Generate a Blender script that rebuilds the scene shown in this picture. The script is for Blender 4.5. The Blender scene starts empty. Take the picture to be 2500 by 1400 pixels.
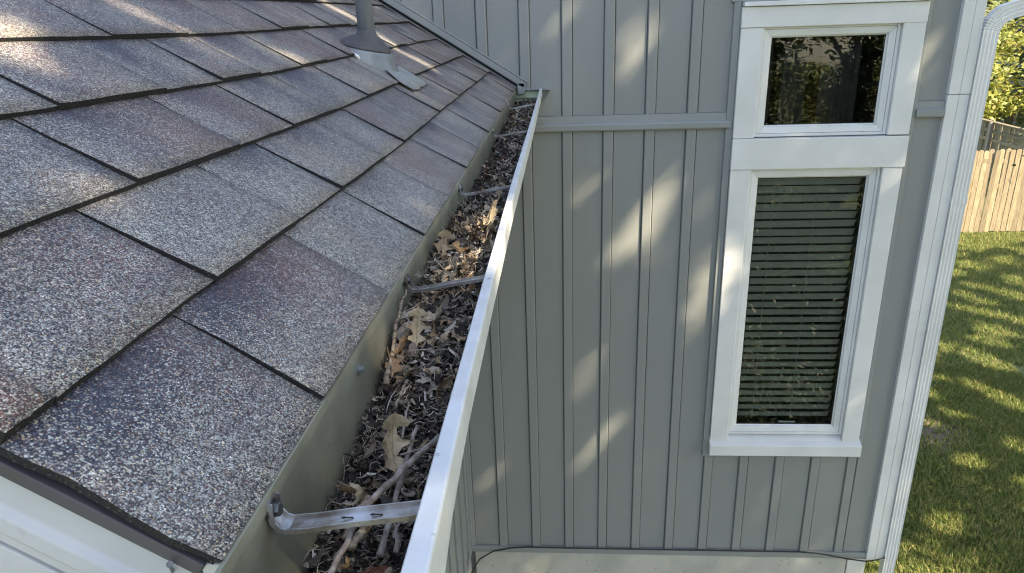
import bpy, math, random
import numpy as np
from mathutils import Vector, Matrix
R = math.radians
random.seed(7); rng = np.random.default_rng(11)
C = bpy.context.scene.collection
sc = bpy.context.scene

# ------------------------------------------------------------------ camera
cam_d = bpy.data.cameras.new('camera'); cam = bpy.data.objects.new('camera', cam_d); C.objects.link(cam)
RX = Vector((0.99748605, 0.06343204, -0.03159052)); DY = Vector((-0.00722359, -0.35245586, -0.93580056)); FZ = Vector((-0.0704940, 0.93367620, -0.35111160))
M = Matrix((RX, -DY, -FZ)).transposed().to_4x4(); M.translation = (0.21854, 0.0, 0.32047)
cam.matrix_world = M
cam_d.sensor_width = 36; cam_d.lens = 36 * 1752.4 / 2500; cam_d.clip_start = .02; cam_d.clip_end = 600
cam_d.dof.use_dof = True; cam_d.dof.focus_distance = 1.0; cam_d.dof.aperture_fstop = 32
sc.camera = cam

# ------------------------------------------------------------------ light
SUN = Vector((.60, -.38, .705)).normalized()
world = bpy.data.worlds.new('World'); sc.world = world; world.use_nodes = True
nt = world.node_tree; bg = nt.nodes['Background']
sky = nt.nodes.new('ShaderNodeTexSky'); sky.sky_type = 'NISHITA'; sky.sun_disc = False
sky.sun_elevation = math.asin(SUN.z); sky.sun_rotation = math.atan2(SUN.x, SUN.y)
sky.air_density = 1.0; sky.dust_density = 1.2; sky.ozone_density = 1.0
hsv = nt.nodes.new('ShaderNodeHueSaturation'); hsv.inputs['Saturation'].default_value = .82
nt.links.new(sky.outputs[0], hsv.inputs['Color']); nt.links.new(hsv.outputs[0], bg.inputs[0]); bg.inputs[1].default_value = 0.115
sl = bpy.data.lights.new('sun', 'SUN'); sl.energy = 5.0; sl.angle = R(.53); sl.color = (1, .84, .60)
so = bpy.data.objects.new('sun', sl); C.objects.link(so); so.rotation_euler = SUN.to_track_quat('Z', 'Y').to_euler()
sc.view_settings.view_transform = 'Standard'; sc.view_settings.look = 'None'
sc.view_settings.gamma = 1; sc.view_settings.use_curve_mapping = False
sc.view_settings.exposure = 2.02
sc.cycles.filter_width = 1.1

# ------------------------------------------------------------------ materials
def new_mat(name):
    m = bpy.data.materials.new(name); m.use_nodes = True; n = m.node_tree
    return m, n, n.nodes['Principled BSDF']
def N(n, t, **kw):
    x = n.nodes.new(t)
    for k, v in kw.items():
        if k.startswith('i_'): x.inputs[k[2:].replace('_', ' ')].default_value = v
        else: setattr(x, k, v)
    return x
def ramp(n, stops, interp='LINEAR'):
    r = N(n, 'ShaderNodeValToRGB'); r.color_ramp.interpolation = interp; e = r.color_ramp.elements
    while len(e) < len(stops): e.new(.5)
    for i, (p, c) in enumerate(stops):
        e[i].position = p; e[i].color = (*c, 1) if len(c) == 3 else c
    return r
def mix(n, fac, a, b, mode='MIX'):
    m = N(n, 'ShaderNodeMix', data_type='RGBA', blend_type=mode)
    for sck, v in ((m.inputs['Factor'], fac), (m.inputs['A'], a), (m.inputs['B'], b)):
        if hasattr(v, 'links') or hasattr(v, 'is_linked'): n.links.new(v, sck)
        else: sck.default_value = v if not isinstance(v, tuple) else ((*v, 1) if len(v) == 3 else v)
    return m.outputs['Result']
def math_(n, op, a, b=None, c=None):
    m = N(n, 'ShaderNodeMath', operation=op)
    for i, v in enumerate((a, b, c)):
        if v is None: continue
        if hasattr(v, 'is_linked'): n.links.new(v, m.inputs[i])
        else: m.inputs[i].default_value = v
    return m.outputs[0]
def pos(n): return N(n, 'ShaderNodeNewGeometry').outputs['Position']
def noise(n, scale, detail=4, vec=None, rough=.55):
    t = N(n, 'ShaderNodeTexNoise'); t.inputs['Scale'].default_value = scale; t.inputs['Detail'].default_value = detail; t.inputs['Roughness'].default_value = rough
    n.links.new(vec if vec is not None else pos(n), t.inputs['Vector']); return t.outputs['Fac']
def mapping(n, sc_, rot=(0, 0, 0), vec=None):
    m = N(n, 'ShaderNodeMapping'); m.inputs['Scale'].default_value = sc_; m.inputs['Rotation'].default_value = rot
    n.links.new(vec if vec is not None else pos(n), m.inputs['Vector']); return m.outputs[0]
def bump(n, b, h, strength=.3, dist=.01):
    x = N(n, 'ShaderNodeBump'); x.inputs['Strength'].default_value = strength; x.inputs['Distance'].default_value = dist
    n.links.new(h, x.inputs['Height']); n.links.new(x.outputs[0], b.inputs['Normal'])

def painted(name, col, col2=None, rough=.5, scale=6, spots=0, streak=False, bmp=.15, bscale=30, bdist=.002, metallic=0):
    """painted sheet or vinyl: soft mottling, faint dirt"""
    m, n, b = new_mat(name)
    col2 = col2 or tuple(c * .86 for c in col)
    v = mapping(n, (1, 1, .25)) if streak else pos(n)
    f = noise(n, scale, 5, v)
    r = ramp(n, [(.35, col2), (.65, col)]); n.links.new(f, r.inputs[0]); out = r.outputs[0]
    if spots:
        f2 = noise(n, 55, 3); rr = ramp(n, [(.66, (0, 0, 0)), (.74, (1, 1, 1))]); n.links.new(f2, rr.inputs[0])
        out = mix(n, math_(n, 'MULTIPLY', rr.outputs[0], spots), out, (.10, .09, .06))
    n.links.new(out, b.inputs['Base Color']); b.inputs['Roughness'].default_value = rough; b.inputs['Metallic'].default_value = metallic
    bump(n, b, noise(n, bscale, 4, mapping(n, (1, 1, .15)) if streak else None), bmp, bdist)
    return m

MT = {}
MT['siding'] = painted('siding_grey_vinyl', (.245, .256, .248), (.225, .236, .229), .38, 2.2, spots=.12, streak=True, bmp=.18, bscale=14, bdist=.004)
MT['trim_grey'] = painted('siding_trim_vinyl', (.25, .264, .258), (.235, .248, .243), .36, 4, streak=True, bmp=.1)
MT['white'] = painted('white_vinyl', (.70, .70, .685), (.625, .63, .61), .34, 5, spots=.10, bmp=.1, bscale=18)
MT['white_metal'] = painted('white_coil_metal', (.72, .725, .72), (.64, .645, .635), .38, 9, streak=False, spots=.10, bmp=.25, bscale=120, bdist=.0006)
MT['white_dirty'] = painted('weathered_white_paint', (.60, .60, .57), (.50, .50, .46), .45, 7, spots=.5, bmp=.2)
MT['skirt'] = painted('beige_painted_board', (.46, .45, .40), (.36, .36, .32), .5, 5, spots=.8, bmp=.2)
MT['black_edge'] = painted('drip_edge_dark', (.075, .072, .085), (.06, .058, .068), .5, 20)
MT['dark'] = painted('dark_room', (.03, .032, .03), None, .9)
MT['wall_core'] = painted('wall_core', (.12, .12, .12), None, .9)
MT['asphalt'] = painted('asphalt_felt', (.10, .09, .085), (.010, .010, .010), .9, 420, bmp=.9, bscale=420, bdist=.0015)
for e_, p_ in zip(MT['asphalt'].node_tree.nodes['Color Ramp'].color_ramp.elements, (.56, .74)): e_.position = p_
MT['fascia'] = painted('fascia_coil', (.52, .525, .54), (.46, .465, .48), .42, 9, spots=.15, bmp=.3, bscale=90, bdist=.0006)
MT['lip'] = painted('gutter_lip_metal', (.70, .71, .71), (.58, .585, .57), .34, 16, spots=.55, bmp=.4, bscale=160, bdist=.0006)
MT['gutter_in'] = painted('gutter_inside_metal', (.31, .305, .225), (.21, .205, .15), .42, 12, spots=.55, bmp=.3, bscale=60, bdist=.001)
MT['steel'] = painted('hanger_steel', (.50, .50, .51), (.24, .21, .18), .30, 34, bmp=.6, bscale=120, bdist=.0008, metallic=.72, spots=.8)
MT['steel_dark'] = painted('screw_steel', (.16, .17, .17), (.08, .08, .08), .4, 60, metallic=.8)
MT['galv'] = painted('galvanised_boot', (.23, .25, .255), (.18, .20, .205), .4, 30, bmp=.2, metallic=.25)
MT['boot_flange'] = painted('pale_metal_flange', (.33, .35, .355), (.25, .27, .28), .4, 30, spots=.5, bmp=.3, metallic=.2)
MT['rubber'] = painted('rubber_collar', (.085, .08, .082), (.06, .056, .058), .6, 30, bmp=.2)
MT['pipe'] = painted('grey_plastic_pipe', (.20, .215, .23), (.15, .16, .175), .45, 20, streak=True)
MT['caulk'] = painted('white_caulk', (.8, .8, .8), None, .5)
MT['cable'] = painted('cable_black', (.012, .012, .014), None, .4)
MT['blind'] = painted('blind_slat_vinyl', (.50, .50, .455), (.44, .44, .40), .45, 8)
MT['curtain'] = painted('dark_fabric', (.06, .055, .055), (.035, .033, .032), .9, 12)
MT['screen_post'] = painted('fence_post_wood', (.34, .29, .23), (.24, .20, .16), .8, 14, streak=True)

def granule_mat():
    m, n, b = new_mat('asphalt_shingle_granules')
    P = pos(n)
    wob = N(n, 'ShaderNodeTexNoise'); wob.inputs['Scale'].default_value = 300; n.links.new(P, wob.inputs['Vector'])
    vv = N(n, 'ShaderNodeVectorMath', operation='MULTIPLY_ADD'); n.links.new(wob.outputs['Color'], vv.inputs[0]); vv.inputs[1].default_value = (.0012,) * 3; n.links.new(P, vv.inputs[2])
    vor = N(n, 'ShaderNodeTexVoronoi'); vor.inputs['Scale'].default_value = 760; n.links.new(vv.outputs[0], vor.inputs['Vector'])
    sep = N(n, 'ShaderNodeSeparateColor'); n.links.new(vor.outputs['Color'], sep.inputs[0])
    att = N(n, 'ShaderNodeVertexColor', layer_name='tone'); sa = N(n, 'ShaderNodeSeparateColor'); n.links.new(att.outputs[0], sa.inputs[0])
    # broad drift of the mix of stones
    drift = noise(n, 26, 3)
    base = ramp(n, [(0, (.06, .06, .07)), (.12, (.12, .115, .125)), (.24, (.20, .19, .185)), (.38, (.28, .27, .26)), (.50, (.37, .36, .34)), (.66, (.42, .435, .425)), (.84, (.52, .555, .55)), (.93, (.60, .49, .32)), (.972, (.70, .69, .63))], 'CONSTANT')
    n.links.new(sep.outputs[0], base.inputs[0])
    navy = ramp(n, [(0, (.035, .04, .07)), (.4, (.07, .076, .11)), (.75, (.14, .15, .19))], 'CONSTANT'); n.links.new(sep.outputs[0], navy.inputs[0])
    red = ramp(n, [(0, (.09, .045, .05)), (.35, (.16, .085, .085)), (.6, (.22, .15, .145)), (.85, (.32, .27, .25))], 'CONSTANT'); n.links.new(sep.outputs[0], red.inputs[0])
    wn = math_(n, 'MULTIPLY', sa.outputs[0], math_(n, 'ADD', math_(n, 'MULTIPLY', drift, 1.4), .3))
    wr = math_(n, 'MULTIPLY', math_(n, 'ADD', sa.outputs[1], .05), math_(n, 'ADD', math_(n, 'MULTIPLY', drift, 1.6), .1))
    c1 = mix(n, math_(n, 'LESS_THAN', sep.outputs[1], wn), base.outputs[0], navy.outputs[0])
    c2 = mix(n, math_(n, 'LESS_THAN', sep.outputs[2], wr), c1, red.outputs[0])
    tan = ramp(n, [(0, (.20, .17, .14)), (.4, (.38, .34, .29)), (.7, (.55, .50, .42))], 'CONSTANT'); n.links.new(sep.outputs[0], tan.inputs[0])
    c2 = mix(n, math_(n, 'LESS_THAN', math_(n, 'FRACT', math_(n, 'MULTIPLY', sep.outputs[1], 7.3)), sa.outputs[2]), c2, tan.outputs[0])
    # asphalt showing between the stones
    gap = ramp(n, [(.50, (1, 1, 1)), (.76, (.32, .32, .32))]); n.links.new(vor.outputs['Distance'], gap.inputs[0])
    c3 = mix(n, 1.0, c2, gap.outputs[0], 'MULTIPLY')
    big = ramp(n, [(.3, (.82, .82, .84)), (.7, (1.12, 1.1, 1.08))]); n.links.new(noise(n, 9, 4), big.inputs[0])
    v2 = N(n, 'ShaderNodeTexVoronoi'); v2.inputs['Scale'].default_value = 230; n.links.new(P, v2.inputs['Vector']); s2 = N(n, 'ShaderNodeSeparateColor'); n.links.new(v2.outputs['Color'], s2.inputs[0])
    clump = ramp(n, [(0, (.70, .70, .72)), (1, (1.30, 1.29, 1.26))]); n.links.new(s2.outputs[0], clump.inputs[0])
    c3 = mix(n, 1.0, c3, clump.outputs[0], 'MULTIPLY')
    c4 = mix(n, 1.0, c3, big.outputs[0], 'MULTIPLY')
    n.links.new(c4, b.inputs['Base Color']); b.inputs['Roughness'].default_value = .55; b.inputs['Specular IOR Level'].default_value = .6
    h = math_(n, 'ADD', math_(n, 'SUBTRACT', 1.0, vor.outputs['Distance']), math_(n, 'MULTIPLY', sep.outputs[1], .7))
    bump(n, b, h, .85, .0009)
    return m
MT['granule'] = granule_mat()

def leaf_mat(name, cols, transl=.25, green=False):
    m, n, b = new_mat(name)
    oi = N(n, 'ShaderNodeObjectInfo')
    r = ramp(n, [(i / len(cols), c) for i, c in enumerate(cols)], 'LINEAR'); n.links.new(oi.outputs['Random'], r.inputs[0])
    sp = ramp(n, [(.35, (.55, .5, .45)), (.6, (1, 1, 1))]); n.links.new(noise(n, 240, 4), sp.inputs[0])
    blot = ramp(n, [(.4, (.7, .66, .6)), (.65, (1.05, 1.03, 1.0))]); n.links.new(noise(n, 45, 3), blot.inputs[0])
    c = mix(n, 1.0, mix(n, .6, r.outputs[0], sp.outputs[0], 'MULTIPLY'), blot.outputs[0], 'MULTIPLY')
    n.links.new(c, b.inputs['Base Color']); b.inputs['Roughness'].default_value = .65
    bump(n, b, noise(n, 180, 3), .4, .0008)
    return m
MT['leaf_tan'] = leaf_mat('dry_leaf_tan', [(.42, .33, .21), (.50, .41, .28), (.36, .26, .15), (.30, .19, .10), (.46, .40, .30), (.22, .14, .08)])
MT['leaf_pale'] = leaf_mat('dry_leaf_pale', [(.50, .44, .32), (.46, .39, .27)])
MT['leaf_red'] = leaf_mat('dry_leaf_red_brown', [(.20, .085, .06), (.17, .07, .05)])
MT['leaf_grey'] = leaf_mat('dry_leaf_grey', [(.40, .38, .33), (.32, .29, .24)])
def bark_mat(name, a, bcol, scale=90):
    m, n, b = new_mat(name)
    r = ramp(n, [(.35, a), (.65, bcol)]); n.links.new(noise(n, scale, 5), r.inputs[0]); n.links.new(r.outputs[0], b.inputs['Base Color']); b.inputs['Roughness'].default_value = .85
    bump(n, b, noise(n, scale * 2, 4), .8, .002); return m
MT['twig'] = bark_mat('twig_grey_brown', (.13, .10, .08), (.34, .29, .25))
MT['twig_bark'] = bark_mat('twig_rough_bark', (.07, .05, .035), (.42, .33, .23), 160)
MT['bark'] = bark_mat('tree_bark', (.06, .05, .04), (.15, .125, .10), 14)
MT['soil'] = bark_mat('wet_leaf_mould', (.008, .006, .005), (.035, .026, .02), 120)

def stuff_mat(name, stops, rough=.7, per='Random Per Island', transl=0):
    m, n, b = new_mat(name)
    g = N(n, 'ShaderNodeNewGeometry'); r = ramp(n, stops); n.links.new(g.outputs[per], r.inputs[0])
    n.links.new(r.outputs[0], b.inputs['Base Color']); b.inputs['Roughness'].default_value = rough
    if transl:
        t = N(n, 'ShaderNodeBsdfTranslucent'); hs = N(n, 'ShaderNodeHueSaturation'); hs.inputs['Value'].default_value = 1.6; hs.inputs['Hue'].default_value = .48
        n.links.new(r.outputs[0], hs.inputs['Color']); n.links.new(hs.outputs[0], t.inputs[0])
        mx = N(n, 'ShaderNodeMixShader'); mx.inputs[0].default_value = transl
        n.links.new(b.outputs[0], mx.inputs[1]); n.links.new(t.outputs[0], mx.inputs[2])
        n.links.new(mx.outputs[0], n.nodes['Material Output'].inputs[0])
    return m
MT['litter'] = stuff_mat('leaf_litter_shreds', [(0, (.010, .008, .007)), (.42, (.03, .022, .017)), (.60, (.09, .068, .05)), (.76, (.22, .175, .13)), (.90, (.42, .36, .28)), (1, (.56, .52, .45))])
MT['crown'] = stuff_mat('oak_foliage', [(0, (.035, .055, .015)), (.5, (.05, .085, .02)), (1, (.085, .12, .03))], .5, transl=.30)
MT['crown_dark'] = stuff_mat('dark_foliage', [(0, (.025, .04, .015)), (1, (.05, .075, .025))], .5, transl=.2)
MT['shrub'] = stuff_mat('sunlit_shrub_foliage', [(0, (.10, .13, .02)), (.5, (.22, .25, .045)), (.85, (.34, .34, .08)), (1, (.36, .30, .11))], .6, transl=.30)
MT['grass'] = stuff_mat('grass_blades', [(0, (.07, .105, .022)), (.45, (.125, .175, .038)), (.8, (.22, .235, .065)), (1, (.36, .30, .13))], .7, transl=.25)

def ground_mat():
    m, n, b = new_mat('lawn_soil_and_turf')
    r = ramp(n, [(.25, (.06, .08, .025)), (.5, (.10, .12, .04)), (.66, (.16, .14, .06)), (.84, (.22, .17, .10))]); n.links.new(noise(n, 1.3, 8, None, .7), r.inputs[0])
    r2 = ramp(n, [(.3, (.6, .6, .6)), (.7, (1.3, 1.3, 1.2))]); n.links.new(noise(n, 30, 4), r2.inputs[0])
    c = mix(n, 1.0, r.outputs[0], r2.outputs[0], 'MULTIPLY')
    # worn bare patch of soil
    sx = N(n, 'ShaderNodeSeparateXYZ'); n.links.new(pos(n), sx.inputs[0])
    dx = math_(n, 'DIVIDE', math_(n, 'SUBTRACT', sx.outputs[0], 4.45), .75); dy = math_(n, 'DIVIDE', math_(n, 'SUBTRACT', sx.outputs[1], 7.75), .62)
    d = math_(n, 'ADD', math_(n, 'ADD', math_(n, 'MULTIPLY', dx, dx), math_(n, 'MULTIPLY', dy, dy)), math_(n, 'MULTIPLY', noise(n, 3, 5), 1.4))
    rr = ramp(n, [(.55, (1, 1, 1)), (.8, (0, 0, 0))]); n.links.new(math_(n, 'MULTIPLY', d, .5), rr.inputs[0])
    c = mix(n, rr.outputs[0], c, mix(n, noise(n, 14, 6), (.09, .07, .05), (.20, .155, .115)))
    n.links.new(c, b.inputs['Base Color']); b.inputs['Roughness'].default_value = .95
    bump(n, b, noise(n, 40, 5), .8, .03); return m
MT['ground'] = ground_mat()
def wood_mat(name, a, bcol, sc_=3):
    m, n, b = new_mat(name)
    oi = N(n, 'ShaderNodeObjectInfo')
    f = noise(n, 9, 6, mapping(n, (6, 6, .5)))
    r = ramp(n, [(.3, a), (.7, bcol)]); n.links.new(f, r.inputs[0])
    v = ramp(n, [(0, (.68, .66, .64)), (1, (1.18, 1.14, 1.08))]); n.links.new(oi.outputs['Random'], v.inputs[0])
    n.links.new(mix(n, 1, r.outputs[0], v.outputs[0], 'MULTIPLY'), b.inputs['Base Color']); b.inputs['Roughness'].default_value = .85
    bump(n, b, f, .4, .004); return m
MT['picket'] = wood_mat('weathered_cedar', (.20, .16, .10), (.38, .32, .215))
MT['picket_old'] = wood_mat('old_grey_cedar', (.15, .13, .08), (.26, .225, .145))
def glass_mat():
    m, n, b = new_mat('window_glass')
    fr = N(n, 'ShaderNodeFresnel'); fr.inputs['IOR'].default_value = 1.52
    tr = N(n, 'ShaderNodeBsdfTransparent'); tr.inputs[0].default_value = (.76, .80, .755, 1)
    gl = N(n, 'ShaderNodeBsdfGlossy'); gl.inputs['Roughness'].default_value = .0; gl.inputs[0].default_value = (.95, 1, .95, 1)
    f = math_(n, 'ADD', math_(n, 'MULTIPLY', fr.outputs[0], 1.9), .02)
    mx = N(n, 'ShaderNodeMixShader'); n.links.new(f, mx.inputs[0]); n.links.new(tr.outputs[0], mx.inputs[1]); n.links.new(gl.outputs[0], mx.inputs[2])
    n.links.new(mx.outputs[0], n.nodes['Material Output'].inputs[0])
    w = N(n, 'ShaderNodeBump'); w.inputs['Strength'].default_value = .05; w.inputs['Distance'].default_value = .01
    n.links.new(noise(n, 5, 2), w.inputs['Height']); n.links.new(w.outputs[0], gl.inputs['Normal'])
    return m
MT['glass'] = glass_mat()

# ------------------------------------------------------------------ mesh helpers
class MB:
    def __init__(s): s.v = []; s.f = []; s.m = []
    def add(s, vs, fs, mi=0):
        o = len(s.v); s.v += [tuple(v) for v in vs]; s.f += [tuple(i + o for i in f) for f in fs]; s.m += [mi] * len(fs); return s
    def box(s, a, b, mi=0, bev=0):
        (x0, y0, z0), (x1, y1, z1) = a, b
        v = [(x0, y0, z0), (x1, y0, z0), (x1, y1, z0), (x0, y1, z0), (x0, y0, z1), (x1, y0, z1), (x1, y1, z1), (x0, y1, z1)]
        return s.add(v, [(0, 3, 2, 1), (4, 5, 6, 7), (0, 1, 5, 4), (1, 2, 6, 5), (2, 3, 7, 6), (3, 0, 4, 7)], mi)
    def loft(s, rings, closed=True, caps=True, mi=0):
        n = len(rings[0]); o = len(s.v)
        for r in rings: s.v += [tuple(p) for p in r]
        for i in range(len(rings) - 1):
            for j in range(n if closed else n - 1):
                k = (j + 1) % n; s.f.append((o + i * n + j, o + i * n + k, o + (i + 1) * n + k, o + (i + 1) * n + j)); s.m.append(mi)
        if caps and closed:
            s.f.append(tuple(o + j for j in range(n))[::-1]); s.m.append(mi)
            e = o + (len(rings) - 1) * n; s.f.append(tuple(e + j for j in range(n))); s.m.append(mi)
        return s
    def tube(s, pts, rad, n=6, mi=0, wob=0):
        pts = [Vector(p) for p in pts]; rings = []
        rad = rad if isinstance(rad, (list, tuple)) else [rad] * len(pts)
        up = Vector((.13, .21, .97))
        for i, p in enumerate(pts):
            t = (pts[min(i + 1, len(pts) - 1)] - pts[max(i - 1, 0)]).normalized()
            a = t.cross(up).normalized() if abs(t.dot(up)) < .98 else t.cross(Vector((1, 0, 0))).normalized(); b = t.cross(a)
            rings.append([p + (a * math.cos(2 * math.pi * k / n) + b * math.sin(2 * math.pi * k / n)) * rad[i] * (1 + random.uniform(-wob, wob)) for k in range(n)])
        return s.loft(rings, mi=mi)
    def build(s, name, mats, parent=None, smooth=False, bevel=0):
        me = bpy.data.meshes.new(name); me.from_pydata(s.v, [], s.f); me.validate()
        for mm in (mats if isinstance(mats, list) else [mats]): me.materials.append(mm)
        if len(set(s.m)) > 1:
            for p, i in zip(me.polygons, s.m): p.material_index = i
        if smooth: me.polygons.foreach_set('use_smooth', [True] * len(me.polygons))
        o = bpy.data.objects.new(name, me); C.objects.link(o)
        if parent: o.parent = parent
        if bevel:
            md = o.modifiers.new('bevel', 'BEVEL'); md.width = bevel; md.segments = 2; md.limit_method = 'ANGLE'
        return o
def tag(o, label=None, cat=None, group=None, kind=None):
    for k, v in (('label', label), ('category', cat), ('group', group), ('kind', kind)):
        if v: o[k] = v
    return o
def thing(name, label, cat, group=None, loc=(0, 0, 0)):
    o = bpy.data.objects.new(name, None); o.empty_display_size = .1; o.location = loc; C.objects.link(o)
    return tag(o, label, cat, group)
def piece(name, a, b, mat, parent, bevel=.0012):
    return MB().box(a, b).build(name, mat, parent, bevel=bevel)

# ------------------------------------------------------------------ geometry constants (metres; eave edge at X=0 Z=0, wall face at Y=D)
D = 3.539; A = R(32.38); cA, sA = math.cos(A), math.sin(A); EXP = .1429; RAKE = .356; GROUND = -4.5
_by = [0, .36, .5, .6, .9, 1.2, 1.5, 2.1, 2.7, 3.6]; _bz = [.009, .0095, .0095, .0085, .003, -.0015, -.0045, .0, .0005, .002]
def sag(y, s): return float(np.interp(y, _by, _bz)) * min(1, max(0, s / .10))
def roofp(y, s, h): return (-s * cA + h * sA, y, s * sA + h * cA + sag(y, s))

# ================================================================== GROUND
g = MB(); nx, ny = 60, 60
xs = np.linspace(-60, 90, nx); ys = np.linspace(-60, 140, ny)
vs = []
for yy in ys:
    for xx in xs:
        z = GROUND + max(0, yy - 27) * .14 + (max(0, yy - 60)) * .05
        vs.append((xx, yy, z))
g.add(vs, [(j * nx + i, j * nx + i + 1, (j + 1) * nx + i + 1, (j + 1) * nx + i) for j in range(ny - 1) for i in range(nx - 1)])
tag(g.build('ground', MT['ground'], smooth=True), kind='structure')

def blades(x0, x1, y0, y1, n, h=(.03, .075)):
    x = rng.uniform(x0, x1, n); y = rng.uniform(y0, y1, n)
    d = ((x - 4.45) / .75) ** 2 + ((y - 7.75) / .62) ** 2
    keep = (d + rng.uniform(0, 1.3, n) > 1.05); x, y = x[keep], y[keep]; n = len(x)
    hh = rng.uniform(*h, n); w = rng.uniform(.005, .012, n); a = rng.uniform(0, 2 * np.pi, n)
    lx, ly = rng.normal(0, .03, n), rng.normal(0, .03, n)
    v = np.zeros((n, 3, 3)); v[:, 0] = np.stack([x - np.cos(a) * w, y - np.sin(a) * w, np.full(n, GROUND - .005)], 1)
    v[:, 1] = np.stack([x + np.cos(a) * w, y + np.sin(a) * w, np.full(n, GROUND - .005)], 1); v[:, 2] = np.stack([x + lx, y + ly, GROUND + hh], 1)
    return v.reshape(-1, 3), np.arange(n * 3).reshape(n, 3)
def np_mesh(name, v, f, mat, smooth=False):
    me = bpy.data.meshes.new(name); k = f.shape[1]
    me.vertices.add(len(v)); me.vertices.foreach_set('co', v.astype(np.float32).ravel())
    me.loops.add(f.size); me.loops.foreach_set('vertex_index', f.astype(np.int32).ravel())
    me.polygons.add(len(f)); me.polygons.foreach_set('loop_start', np.arange(0, f.size, k, dtype=np.int32)); me.polygons.foreach_set('loop_total', np.full(len(f), k, dtype=np.int32))
    me.update(calc_edges=True); me.materials.append(mat)
    if smooth: me.polygons.foreach_set('use_smooth', [True] * len(f))
    o = bpy.data.objects.new(name, me); C.objects.link(o); return o
v1, f1 = blades(2.6, 6.5, 5.2, 9.5, 90000); v2, f2 = blades(4, 11.5, 9.5, 15.95, 90000, (.04, .09))
tag(np_mesh('grass', np.vstack([v1, v2]), np.vstack([f1, f2 + len(v1)]), MT['grass']), 'short sun dappled lawn grass behind the house', 'grass', kind='stuff')

# ================================================================== GREY HOUSE WALL
house = thing('house_wall', 'grey board and batten house wall with white window and corner trim', 'house wall', loc=(0, 0, 0))
WX0, WX1 = -3.0, 2.0
ox0, ox1, oz0, oz1 = 1.125, 1.745, -1.895, .245
core = MB()
core.box((WX0, D + .004, -3.4), (ox0, D + .12, 1.6)).box((ox1, D + .004, -2.72), (WX1 - .01, D + .12, 1.6)).box((ox0, D + .004, oz1), (ox1, D + .12, 1.6)).box((ox0, D + .004, -3.4), (ox1, D + .12, oz0))
core.box((WX1 - .012, D + .12, -2.72), (WX1 + .085, D + 7, 1.6)).box((-3, D + 6.9, -4.5), (WX1, D + 7, 1.6))
core.build('wall_core', MT['wall_core'], house)
piece('upper_wall_plate', (-3, D - .01, 1.25), (2.3, D + .4, 1.6), MT['wall_core'], house)

BW, SP = .050, .198
def siding(x0s, zlo, zhi, parent, holes):
    """flat boards and raised battens, each with its own grooves"""
    for k in range(-11, 11):
        xb = .022 + SP * k                    # batten left edge
        for kind, a, b in (('batten', xb, xb + BW), ('siding_board', xb + BW + .0035, xb + SP - .0035)):
            a0, b0 = max(a, x0s[0]), min(b, x0s[1])
            if b0 - a0 < .006: continue
            zz = [(zlo, zhi)]
            for (hx0, hx1, hz0, hz1) in holes:
                if b0 > hx0 and a0 < hx1:
                    new = []
                    for z0, z1 in zz:
                        if hz0 > z0: new.append((z0, min(z1, hz0)))
                        if hz1 < z1: new.append((max(z0, hz1), z1))
                    zz = [(p, q) for p, q in new if q - p > .02]
            for z0, z1 in zz:
                # a slightly wavy face: three columns, many rows
                nz = max(2, int((z1 - z0) / .25)); yb = D - (.0100 if kind == 'batten' else .0); m = MB(); rings = []
                ph = random.uniform(0, 9)
                for i in range(nz + 1):
                    z = z0 + (z1 - z0) * i / nz; w = .0009 * math.sin(z * 3.1 + ph) + .0006 * math.sin(z * 8 + 2 * ph); sx = .0006 * math.sin(z * 2.2 + ph)
                    if kind == 'batten': rings.append([(a0 + sx, D + .004, z), (a0 + .002 + sx, yb + w + .002, z), (a0 + .005 + sx, yb + w, z), (b0 - .005 + sx, yb + w, z), (b0 - .002 + sx, yb + w + .002, z), (b0 + sx, D + .004, z)])
                    else: rings.append([(a0 + sx, D + .005, z), (a0 + sx, yb + w, z), ((a0 + b0) / 2, yb + w * 1.8 - .0004, z), (b0 + sx, yb + w, z), (b0 + sx, D + .005, z)])
                m.loft(rings, closed=False, caps=False); m.build(kind, MT['siding'], parent, smooth=False)
holesW = [(1.00, 1.88, -2.03, .40)]
siding((-2.2, 1.0), -.133, 1.25, house, holesW); siding((1.0, 1.864), .38, 1.25, house, []); siding((1.863, 1.992), -.103, 1.25, house, [])
siding((-.358, 1.0), -2.698, -.205, house, holesW); siding((1.0, 1.862), -2.698, -2.042, house, []); siding((1.863, 1.992), -2.698, -.177, house, [])
# horizontal water table between the storeys
def band(x0, x1, z, name='band_trim'):
    prof = [(D + .004, z + .062), (D - .012, z + .062), (D - .014, z + .030), (D - .026, z + .026), (D - .030, z + .020), (D - .030, z - .004), (D - .026, z - .010), (D + .004, z - .010)]
    MB().loft([[(x0, p[0], p[1]) for p in prof], [(x1, p[0], p[1]) for p in prof]]).build(name, MT['trim_grey'], house, bevel=.0015)
band(.03, 1.018, -.196); band(1.862, 1.990, -.166)
# J channels round the window, starter strip, corner
for a, b in (((.998, D - .018, -2.02), (1.030, D + .004, .385)), ((1.842, D - .018, -2.02), (1.862, D + .004, .385)), ((.985, D - .020, .352), (1.874, D + .004, .378)), ((.998, D - .014, -2.040), (1.862, D + .004, -2.020))):
    piece('window_channel', a, b, MT['trim_grey'], house, .003)
piece('starter_strip', (-.358, D - .016, -2.728), (1.998, D + .004, -2.700), MT['trim_grey'], house, .003)
piece('starter_strip', (-.358, D - .010, -2.745), (1.998, D + .004, -2.730), MT['trim_grey'], house, .002)
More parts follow.
